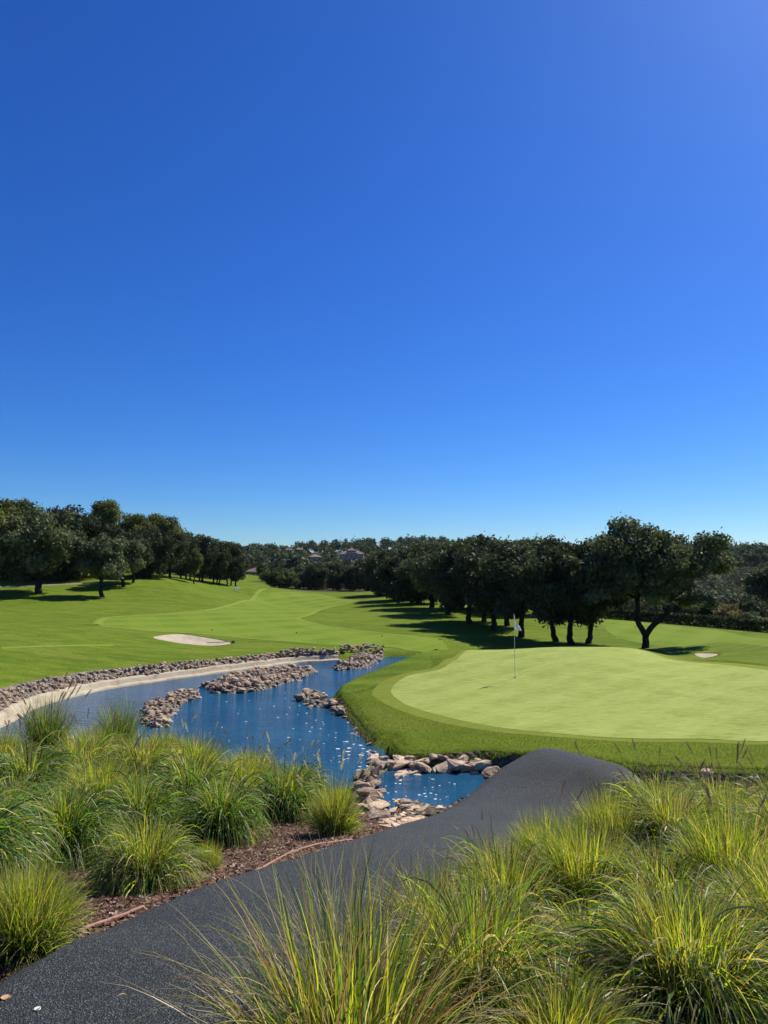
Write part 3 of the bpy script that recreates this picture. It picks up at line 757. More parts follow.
# ------------------------------------------------------------------ ornamental grasses
GREEN = np.array([(.078, .172, .022), (.105, .212, .028), (.14, .25, .042), (.058, .138, .032)])
YEL = np.array([(.37, .46, .022), (.44, .49, .030), (.28, .41, .022), (.50, .45, .06)])
STRAW = np.array([(.42, .34, .17), (.50, .42, .25), (.33, .25, .12)])
RED = np.array([(.22, .11, .05), (.28, .15, .06)])
def blades(r, n, rad, L, w, tilt, bend, mixw, S=9, flatten=True, lean=(0, 0)):
    """n blades. mixw: weights green / yellow / straw / red"""
    ph = r.uniform(0, 6.283, n); br = rad * np.sqrt(r.random(n))
    bx, by = br * np.cos(ph), br * np.sin(ph)
    ph = ph + r.normal(size=n) * .45
    Ln = r.uniform(*L, n); wn = r.uniform(*w, n); t0 = np.clip(tilt[0] + tilt[1] * (br / rad) ** 1.2 + r.normal(size=n) * .13, 0, 1.5); bd = r.uniform(*bend, n)
    curl = r.normal(size=n) * .5; tw = r.normal(size=n) * .6; jw = np.abs(r.normal(size=n)) * .06; ja = np.zeros(n); jt = np.zeros(n)
    p = np.column_stack([bx, by, np.zeros(n)]); rows = []
    kind = r.choice(4, n, p=np.array(mixw) / sum(mixw)); pals = [GREEN, YEL, STRAW, RED]
    base = np.zeros((n, 3)); tip = np.zeros((n, 3))
    for k in range(4):
        m = kind == k
        base[m] = pals[k][r.integers(len(pals[k]), size=m.sum())]
    f = r.uniform(.5, 1.5, (n, 1)); base *= f
    tipc = np.where((r.random(n) < .35)[:, None], STRAW[0] * .8, base * np.array([1.25, 1.15, 1.0]))
    V = np.empty((n, S + 1, 2, 3)); Cc = np.empty((n, S + 1, 2, 3))
    for s in range(S + 1):
        u = s / S
        if s: ja = ja + r.normal(size=n) * jw * 1.6; jt = jt + r.normal(size=n) * jw
        tl = t0 + bd * u ** 1.5 + jt
        a = ph + curl * u + ja
        if s:
            st = (Ln / S)[:, None] * np.column_stack([np.sin(tl) * np.cos(a) + lean[0] * u * .3, np.sin(tl) * np.sin(a) + lean[1] * u * .3, np.cos(tl)])
            p = p + st
            if flatten: p[:, 2] = np.maximum(p[:, 2], .012 + .02 * r.random(n))
        side = np.column_stack([-np.sin(a), np.cos(a), np.zeros(n)])
        nrm = np.column_stack([np.cos(tl) * np.cos(a), np.cos(tl) * np.sin(a), -np.sin(tl)])
        sv = side * np.cos(tw)[:, None] + nrm * np.sin(tw)[:, None]
        ww = wn * (.55 + .45 * min(1, u * 4)) * (1 - u ** 2.2) + .0004
        V[:, s, 0] = p + sv * ww[:, None] / 2; V[:, s, 1] = p - sv * ww[:, None] / 2
        k = u ** 2
        Cc[:, s] = (base * (1 - k) + tipc * k)[:, None]
    idx = np.arange(n * (S + 1) * 2).reshape(n, S + 1, 2)
    Fq = np.stack([idx[:, :-1, 0], idx[:, :-1, 1], idx[:, 1:, 1], idx[:, 1:, 0]], -1).reshape(-1, 4)
    return V.reshape(-1, 3), Fq, Cc.reshape(-1, 3)
def join(parts):
    V, Fq, Cc, o = [], [], [], 0
    for v, f, c in parts: V.append(v); Fq.append(f + o); Cc.append(c); o += len(v)
    return np.concatenate(V), np.concatenate(Fq), np.concatenate(Cc)
def foliage(kind, seed, dens=1.0):
    r = np.random.default_rng(seed); d = lambda n: int(n * dens); P = []
    # all of unit-ish size: height about 0.75 m, radius about 0.5 m
    if kind == 'fountain':          # lush, arching right over to the ground
        P.append(blades(r, d(520), .20, (.75, 1.05), (.013, .021), (.15, .75), (1.6, 2.6), (10, .6, .4, 0)))
        P.append(blades(r, d(300), .18, (.55, .85), (.012, .018), (.1, .7), (1.1, 2.1), (9, 1.4, .3, 0)))
        P.append(blades(r, d(260), .12, (.42, .62), (.007, .011), (.05, .45), (.2, .9), (3, 6, .6, .2)))
        P.append(blades(r, d(60), .20, (.6, .9), (.005, .009), (.3, .6), (1.2, 2.2), (1, 1, 6, .5)))
    elif kind == 'spray':           # upright and fluffy, yellow tops
        P.append(blades(r, d(950), .24, (.42, .70), (.006, .010), (.05, .85), (.3, 1.4), (6, 4, .8, .3)))
        P.append(blades(r, d(750), .22, (.42, .66), (.005, .009), (.02, .65), (.1, .8), (2, 8, 1.0, .6)))
        P.append(blades(r, d(300), .26, (.40, .70), (.004, .007), (.3, .8), (.8, 1.8), (1, .5, 6, .8)))
    elif kind == 'mixed':           # arching skirt with straw, yellow spikes above
        P.append(blades(r, d(800), .22, (.65, .95), (.010, .016), (.15, .8), (1.4, 2.6), (8, 2, 1.4, .2)))
        P.append(blades(r, d(620), .20, (.40, .64), (.006, .010), (.02, .65), (.2, .9), (2, 8, 1, .9)))
        P.append(blades(r, d(480), .24, (.50, .85), (.004, .008), (.2, .9), (1.2, 2.3), (1, .6, 6, .6)))
    elif kind == 'dry':             # long wispy straw with reddish and green spikes
        P.append(blades(r, d(260), .22, (.5, .85), (.006, .009), (.03, .5), (.1, .8), (5, 5, 2, 1.6)))
        P.append(blades(r, d(420), .25, (.5, .95), (.003, .006), (.1, .8), (.4, 1.7), (.5, .5, 7, 1.3)))
        P.append(blades(r, d(330), .24, (.35, .6), (.007, .011), (.1, .8), (.6, 1.6), (7, 3, 1.6, .3)))
    elif kind == 'rush':            # dark, bluish, stiff
        P.append(blades(r, d(650), .25, (.6, .95), (.008, .012), (.03, .5), (.1, .9), (8, .8, .6, .2)))
        P.append(blades(r, d(250), .25, (.5, .9), (.008, .012), (.2, .7), (.6, 1.6), (7, .5, 1, 0)))
    V, Fq, Cc = join(P)
    return mesh('foliage', V, Fq, M['blade'], Cc)
def plume_mesh(seed, pal):
    """arching stalk with a bottle-brush head"""
    r = np.random.default_rng(seed)
    L, hl = r.uniform(.82, 1.0), r.uniform(.13, .19); S = 12; tl0, bd = r.uniform(.02, .12), r.uniform(.2, .55)
    p = np.zeros(3); pts = [p.copy()]
    for s in range(1, S + 1):
        t = tl0 + bd * (s / S) ** 2; p = p + L / S * np.array([math.sin(t), 0, math.cos(t)]); pts.append(p.copy())
    pts = np.array(pts)
    mb = MB(); mb.tube(pts, np.linspace(.0022, .001, S + 1), 4, False)
    V = np.concatenate(mb.v); Fq = np.array(mb.f[4]); C = np.tile(np.array((.34, .32, .14)), (len(V), 1))
    ax = pts[-1] - pts[-2]; ax /= np.linalg.norm(ax)
    n = 190; u = r.random(n); prof = np.sin(np.pi * np.clip(u * .9 + .08, 0, 1)) ** .6
    b = pts[-1] + ax * (u * hl)[:, None]
    d = r.normal(size=(n, 3)); d -= (d @ ax)[:, None] * ax; d /= np.linalg.norm(d, axis=1)[:, None]
    ln = .016 * prof + .003
    tip = b + d * ln[:, None] + ax * (ln * 1.0)[:, None]
    sd = np.cross(d, ax) * .0016
    V2 = np.stack([b + sd, b - sd, tip - sd * .4, tip + sd * .4], 1).reshape(-1, 3)
    c2 = np.repeat(np.array(pal)[r.integers(len(pal), size=n)] * r.uniform(.8, 1.2, (n, 1)), 4, 0)
    return mesh('seed_head', np.concatenate([V, V2]), np.concatenate([Fq, np.arange(n * 4).reshape(-1, 4) + len(V)]), M['plume'], np.concatenate([C, c2]))
CREAM = [(.62, .54, .34), (.70, .64, .45), (.5, .42, .24)]
BROWN = [(.24, .16, .13), (.32, .23, .18), (.18, .12, .10)]
PL = {'cream': [plume_mesh(i, CREAM) for i in range(4)], 'brown': [plume_mesh(20 + i, BROWN) for i in range(4)]}
FOL = {}
def fol(kind, var, dens=1.0):
    k = (kind, var, dens)
    if k not in FOL: FOL[k] = foliage(kind, hash((len(kind) * 31 + ord(kind[0]), var)) % 9999, dens)
    return FOL[k]
# px, distance, kind, height (m), width factor, plumes, plume colour, label
CLUMPS = [
 # ---- left bed
 (25, 3.6, 'spray', .50, .50, 0, '', 'yellow green upright tuft cut by the left edge beside the path'),
 (146, 5.1, 'mixed', .56, .58, 0, '', 'fluffy straw tipped grass mound right beside the asphalt path on the left'),
 (62, 6.2, 'fountain', .72, .74, 0, '', 'lush dark green arching mound behind the straw tipped mound'),
 (220, 7.35, 'fountain', .74, .70, 0, '', 'round glossy fountain of arching green blades at the mulch edge'),
 (335, 7.75, 'spray', .68, .56, 17, 'cream', 'upright tuft with cream bottlebrush plumes nearest the pool'),
 (284, 8.8, 'fountain', .76, .66, 6, 'cream', 'arching green tuft squeezed behind the round fountain and the plumed tuft'),
 (140, 7.6, 'fountain', .7, .72, 0, '', 'green arching mound between the two lush mounds of the left bed'),
 (12, 7.6, 'fountain', .64, .8, 0, '', 'green arching mound at the left edge above the yellow tuft'),
 (100, 8.8, 'spray', .80, .95, 3, 'brown', 'straw streaked mound in the middle of the left bed'),
 (190, 9.3, 'fountain', .78, .95, 0, '', 'yellow topped mound in the left bed behind the round fountain'),
 (240, 9.9, 'spray', .78, .95, 4, 'brown', 'fine feathery yellow tuft in the left bed near the water'),
 (25, 9.6, 'fountain', .85, 1.0, 4, 'brown', 'brownish mixed mound near the left edge in the second row'),
 (80, 11.0, 'mixed', .95, 1.05, 4, 'brown', 'tawny mound in the back of the left bed'),
 (140, 11.2, 'mixed', .95, 1.0, 0, '', 'bright yellow green mound at the back of the left bed'),
 (195, 11.9, 'spray', .9, 1.0, 3, 'cream', 'pale plumed mound by the rock bar at the back of the bed'),
 (250, 12.0, 'spray', .72, .95, 6, 'brown', 'low feathery mound with thin brown plumes against the blue water'),
 (0, 12.0, 'spray', .9, 1.0, 3, 'brown', 'pale green mound at the left edge below the concrete bank'),
 (45, 14.2, 'rush', 1.2, .95, 14, 'brown', 'dark rushy clump with purple brown plumes before the concrete bank'),
 (118, 15.0, 'rush', 1.15, .85, 0, '', 'bluish green rush clump at the water left of the rock bar'),
 (165, 13.6, 'spray', .85, .95, 2, 'cream', 'olive mound in front of the left rock bar'),
 (90, 13.2, 'spray', .9, 1.0, 3, 'brown', 'yellow tipped mound between the dark rushes and the bluish rushes'),
 (-45, 5.2, 'fountain', .74, .9, 0, '', 'green mound mostly outside the left edge of the view'),
 (208, 5.9, 'spray', .28, .22, 0, '', 'small bright sprig growing from the mulch by the path'),
 (300, 11.6, 'fountain', .62, .7, 3, 'cream', 'low arching tuft by the water behind the plumed tuft'),
 # ---- right bed
 (690, 3.1, 'mixed', .64, .70, 0, '', 'big domed mound with straw skirt at the lower right corner'),
 (348, 2.55, 'dry', .84, .84, 0, '', 'wispy straw coloured clump spilling over the path at the bottom'),
 (478, 3.15, 'mixed', .66, .64, 0, '', 'green and straw mound at the bottom centre beside the wispy clump'),
 (590, 3.4, 'mixed', .42, .5, 0, '', 'shaded green mound tucked left of the big domed mound'),
 (432, 4.2, 'dry', .50, .56, 0, '', 'thin reddish tipped clump next to the path in the right bed'),
 (505, 4.5, 'mixed', .64, .62, 0, '', 'yellow spiked mound in the middle of the right bed'),
 (585, 4.7, 'spray', .66, .66, 0, '', 'bright backlit yellow green mound in the centre of the right bed'),
 (735, 4.5, 'spray', .70, .72, 5, 'brown', 'bright yellow green tuft above the big domed mound at right'),
 (660, 4.4, 'mixed', .46, .62, 2, 'brown', 'grey green mound between the two bright tufts'),
 (492, 5.5, 'dry', .46, .5, 3, 'brown', 'low thin clump at the path edge with two leaning brown plumes'),
 (548, 6.0, 'spray', .66, .62, 2, 'brown', 'golden green tuft in front of the asphalt hump'),
 (612, 6.4, 'spray', .68, .66, 4, 'brown', 'golden green tuft hiding the right end of the asphalt hump'),
 (672, 6.3, 'mixed', .66, .7, 7, 'brown', 'silvery mound with leaning brown plumes right of the hump'),
 (737, 6.5, 'spray', .62, .75, 7, 'brown', 'yellow tuft with brown plumes rising to the turf at right'),
 (790, 6.0, 'mixed', .68, .85, 5, 'brown', 'plumed mound at the right edge of the view'),
 (655, 8.2, 'mixed', .74, .85, 5, 'brown', 'green mound beside the rocks right of the hump end'),
 (720, 8.4, 'mixed', .74, .95, 8, 'brown', 'smoky plumed mound in the back row of the right bed'),
 (785, 8.4, 'mixed', .78, .95, 8, 'brown', 'smoky plumed mound at the back right edge'),
 (800, 3.6, 'spray', .58, .75, 0, '', 'bright tuft running out of the right edge near the bottom'),
 (560, 2.75, 'mixed', .36, .6, 0, '', 'low green clump at the very bottom between the mounds'),
 (470, 6.6, 'dry', .22, .35, 0, '', 'short sparse tuft at the foot of the dip in the path'),
]
UNIT_H = {'fountain': .60, 'spray': .64, 'mixed': .60, 'dry': .74, 'rush': .78}
for i, (px, Y, kind, h, wf, npl, pc, lab) in enumerate(CLUMPS):
    p = on_ground(px, Y)
    root = empty('ornamental_grass', p, rng.uniform(0, 6.28))
    tag(root, lab, 'ornamental grass', 'grass clumps in the left bed' if i < 24 else 'grass clumps in the right bed', 'thing')
    dens = 1.6 if Y < 4 else (1.25 if Y < 7 else 1.0)
    f = obj('foliage', fol(kind, i % 3, dens), root)
    zs = h / UNIT_H[kind] * (.93 if i >= 24 else 1.0); wf *= .88 if i < 24 else .94; f.scale = (wf, wf, zs)
    for k in range(npl):
        s = obj('seed_head', PL[pc][k % 4], root)
        a = rng.uniform(0, 6.28); rr = .12 * wf * math.sqrt(rng.random())
        s.location = (rr * math.cos(a), rr * math.sin(a), 0)
        sc = h * rng.uniform(1.0, 1.3); s.scale = (sc, sc, sc)
        s.rotation_euler = (rng.normal() * .12, abs(rng.normal()) * .22, a + rng.normal() * .4)

# ------------------------------------------------------------------ trees
def leaf_cloud(r, C, Rad, n, size, pal, jitter=.25, up=.3):
    """n leaf-sized quads per clump centre C with radius Rad (k,3)"""
    C = np.asarray(C, float); Rad = np.asarray(Rad, float); k = len(C)
    n = np.broadcast_to(n, k); idx = np.repeat(np.arange(k), n); m = len(idx)
    d = r.normal(size=(m, 3)); d /= np.linalg.norm(d, axis=1)[:, None]
    rad = np.abs(r.normal(.78, .24, m))
    p = C[idx] + d * rad[:, None] * Rad[idx]
    nr = d * .6 + r.normal(size=(m, 3)) * .8 + np.array([0, 0, up]); nr /= np.linalg.norm(nr, axis=1)[:, None]
    a = np.cross(nr, r.normal(size=(m, 3))); a /= np.linalg.norm(a, axis=1)[:, None] + 1e-9; b = np.cross(nr, a)
    s = size * r.uniform(.6, 1.35, m)
    a *= s[:, None]; b *= (s * .6)[:, None]
    V = np.stack([p - a, p + b * .9 - a * .1, p + a, p - b * .9 + a * .1], 1).reshape(-1, 3)
    pal = np.asarray(pal)
    tone = r.uniform(.65, 1.45, k)[idx] * r.uniform(1 - jitter, 1 + jitter, m)  # wide tone spread per clump paints in sunlit clumps against dark ones
    pick = r.integers(len(pal), size=k)[idx]; alt = r.random(m) < .3; pick[alt] = r.integers(len(pal), size=alt.sum())
    c = pal[pick] * tone[:, None]
    return V, np.arange(m * 4).reshape(-1, 4), np.repeat(c, 4, 0)
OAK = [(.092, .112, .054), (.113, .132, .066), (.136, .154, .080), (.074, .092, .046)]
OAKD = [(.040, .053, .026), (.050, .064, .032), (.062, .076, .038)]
PINE = [(.095, .115, .030), (.115, .135, .034), (.080, .098, .028), (.135, .145, .04)]
YELL = [(.13, .15, .03), (.10, .13, .028), (.15, .16, .04)]
def limb_path(r, a, b, n=6, sag=.12, wob=.04):
    a, b = np.array(a, float), np.array(b, float); t = np.linspace(0, 1, n)[:, None]
    L = np.linalg.norm(b - a)
    mid = np.array([0, 0, 1.]) * L * sag
    P = a + (b - a) * t + mid * np.sin(np.pi * t)
    P[1:-1] += r.normal(size=(n - 2, 3)) * L * wob
    return P
def tree_meshes(seed, clumps, fork, trunk_r, leaf, per, pal, base_lean=(0, 0), trunks=None, mat='leaf', forks=None, limbs=()):
    """clumps (k,4): centre + radius; limbs run from the fork to the clumps"""
    r = np.random.default_rng(seed); mb = MB()
    clumps = np.asarray(clumps, float)
    fork = np.array(fork, float)
    if trunks is None: trunks = [((0, 0, -.25), fork)]
    for a, b in trunks:
        a = np.array(a, float); b = np.array(b, float)
        P = limb_path(r, a, b, 7, 0, .022); rad = np.linspace(trunk_r * 1.15, trunk_r * .75, 7); rad[0] *= 1.3; rad[1] *= 1.08
        mb.tube(P, rad, 9)
    for pl, ra, rb in limbs:
        pl = smooth_poly(pl, 4, False); mb.tube(pl, np.linspace(ra, rb, len(pl)), 9)
    tips = [b for a, b in trunks]
    forks = [np.array(f, float) for f in (forks or [])]
    for f in ([] if limbs else forks): mb.tube(limb_path(r, fork - np.array([0, 0, .1]), f, 6, .05), np.linspace(trunk_r * .75, trunk_r * .5, 6), 8)
    starts = [np.array(t, float) for t in (forks or tips)]
    ids = r.permutation(len(clumps))[:min(len(clumps), 22)]
    for i in ids:
        c = clumps[i, :3]; st = min(starts, key=lambda q: np.linalg.norm(q - c) + r.uniform(0, .3))
        mb.tube(limb_path(r, st - np.array([0, 0, .08]), c, 6, .08), np.linspace(trunk_r * .42, .02, 6), 6)
    tr = mb.build('trunk', M['bark'], smooth=True)
    Rad = np.column_stack([clumps[:, 3], clumps[:, 3], clumps[:, 3] * .75])
    n = np.maximum((per * (clumps[:, 3] / clumps[:, 3].mean()) ** 2).astype(int), 20)
    V, Fq, c = leaf_cloud(r, clumps[:, :3], Rad, n, leaf, pal)
    return tr, mesh('crown', V, Fq, M[mat], c)
def envelope(seed, n, cx, rx, rz, cz, rmin, rmax, bottom=.0, shell=.55):
    """clump centres in an ellipsoid"""
    r = np.random.default_rng(seed); out = []
    while len(out) < n:
        d = r.normal(size=3); d /= np.linalg.norm(d); f = r.uniform(shell, 1) if r.random() < .8 else r.uniform(0, shell)
        q = d * f
        if q[2] < -.95 + bottom: continue
        rad = r.uniform(rmin, rmax)
        p = (cx[0] + q[0] * (rx - rad * .7), cx[1] + q[1] * (rx - rad * .7), cz + q[2] * (rz - rad * .5), rad)
        if any(math.dist(p[:3], o[:3]) < .55 * (p[3] + o[3]) * .8 for o in out) and r.random() < .8: continue
        out.append(p)
    return out
PROTO = {}
def proto(name, tr, cr): PROTO[name] = (tr, cr)
proto('oak_broad', *tree_meshes(1, envelope(1, 54, (0, 0), 4.3, 3.0, 4.25, .7, 1.25), (.1, 0, 1.7), .27, .17, 270, OAK, forks=[(-1, .3, 3.2), (1.0, -.2, 3.1), (.1, .9, 3.3)]))
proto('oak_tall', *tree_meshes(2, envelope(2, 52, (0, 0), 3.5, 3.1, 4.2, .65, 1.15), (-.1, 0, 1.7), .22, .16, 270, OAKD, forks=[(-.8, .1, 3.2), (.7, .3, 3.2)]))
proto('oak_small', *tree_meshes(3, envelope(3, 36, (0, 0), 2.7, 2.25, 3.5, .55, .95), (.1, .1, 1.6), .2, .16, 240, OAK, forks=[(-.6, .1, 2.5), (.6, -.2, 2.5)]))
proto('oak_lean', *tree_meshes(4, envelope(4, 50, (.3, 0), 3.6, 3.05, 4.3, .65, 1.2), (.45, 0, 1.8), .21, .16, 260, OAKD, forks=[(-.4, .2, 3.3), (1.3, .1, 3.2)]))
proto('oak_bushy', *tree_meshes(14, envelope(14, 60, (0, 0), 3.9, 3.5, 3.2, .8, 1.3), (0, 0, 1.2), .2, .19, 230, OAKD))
proto('pine_round', *tree_meshes(5, envelope(5, 36, (0, 0), 2.7, 3.0, 8.0, .7, 1.2), (.1, 0, 5.2), .22, .15, 330, PINE))
proto('pine_broad', *tree_meshes(6, envelope(6, 44, (0, 0), 3.8, 2.6, 7.2, .8, 1.3), (-.1, .1, 4.8), .25, .16, 330, PINE))
proto('pine_dark', *tree_meshes(7, envelope(7, 50, (0, 0), 2.7, 3.7, 4.9, .6, 1.1), (0, 0, 3.0), .13, .16, 250, OAKD, trunks=[((0, 0, -.25), (0, 0, 3.5)), ((-.9, .2, -.25), (-.7, .1, 3.5)), ((.8, .3, -.25), (1.0, 0, 3.6))]))
proto('tree_light', *tree_meshes(8, envelope(8, 26, (0, 0), 1.9, 2.1, 3.4, .5, .85), (0, 0, 1.6), .12, .15, 230, PINE))
proto('tree_yellow', *tree_meshes(9, envelope(9, 34, (0, 0), 2.6, 3.6, 5.6, .6, 1.1), (0, 0, 2.4), .2, .16, 260, YELL))
proto('umbrella', *tree_meshes(10, envelope(10, 54, (0, 0), 4.2, 2.4, 2.1, .7, 1.2, .1), (0, .1, 1.0), .2, .2, 210, [(.06, .08, .03), (.07, .09, .032), (.05, .068, .028)], forks=[(-1.2, 0, 1.8), (1.2, .2, 1.8)]))
proto('shrub', *tree_meshes(11, envelope(11, 22, (0, 0), 1.6, 1.0, .8, .35, .65), (0, 0, .3), .05, .11, 170, [(.11, .13, .06), (.14, .15, .075), (.09, .11, .05)]))
proto('shrub_tan', *tree_meshes(12, envelope(12, 22, (0, 0), 1.6, 1.1, .9, .35, .65), (0, 0, .3), .05, .11, 150, [(.17, .14, .07), (.13, .12, .05), (.20, .16, .09)]))
def big_tree():
    r = np.random.default_rng(21); cl = []
    # outline from the photograph at 46 m: metres right of the trunk, height above the root
    def dome(cx, cz, rx, rz, n, rmin, rmax, ry=2.6):
        k = 0
        while k < n:
            d = r.normal(size=3); d /= np.linalg.norm(d); f = r.uniform(.5, 1)
            if d[2] < -.7: continue
            rad = r.uniform(rmin, rmax)
            cl.append((cx + d[0] * f * (rx - rad * .6), d[1] * f * ry, cz + d[2] * f * (rz - rad * .5), rad)); k += 1
    dome(-1.1, 5.3, 2.6, 2.9, 40, .5, .9)
    dome(2.0, 5.1, 2.2, 2.2, 26, .45, .85)
    dome(3.9, 5.4, 1.9, 1.75, 22, .4, .75, 2.0)
    dome(.4, 4.1, 3.0, 1.3, 14, .5, .8)
    dome(3.2, 2.7, 1.3, .75, 9, .35, .55, 1.2)
    dome(-2.3, 3.6, 1.2, 1.2, 9, .45, .7, 1.6)
    dome(-.9, 6.0, 2.3, 1.5, 16, .5, .8, 2.0)
    dome(.9, 5.2, 2.2, 1.9, 14, .5, .8, 2.0)
    dome(-.6, 3.3, 2.4, .8, 12, .4, .65, 2.0)
    dome(-2.6, 3.2, 1.5, .9, 12, .4, .6, 1.6)
    dome(1.6, 3.9, 1.6, .9, 12, .4, .6, 1.6)
    return tree_meshes(22, cl, (0, 0, .95), .22, .12, 190, OAK, forks=[(-.42, 0, 3.0), (1.55, .1, 2.9), (-.42, .2, 2.2), (1.3, .1, 2.0)],
        limbs=[([(0, 0, .75), (-.22, 0, 1.15), (-.45, 0, 1.6), (-.44, 0, 2.2), (-.42, 0, 3.05)], .19, .13), ([(0, 0, .75), (.25, 0, 1.1), (.6, .05, 1.45), (1.2, .1, 1.85), (1.5, .1, 2.3), (1.55, .1, 2.95)], .19, .11)])
proto('oak_big', *big_tree())
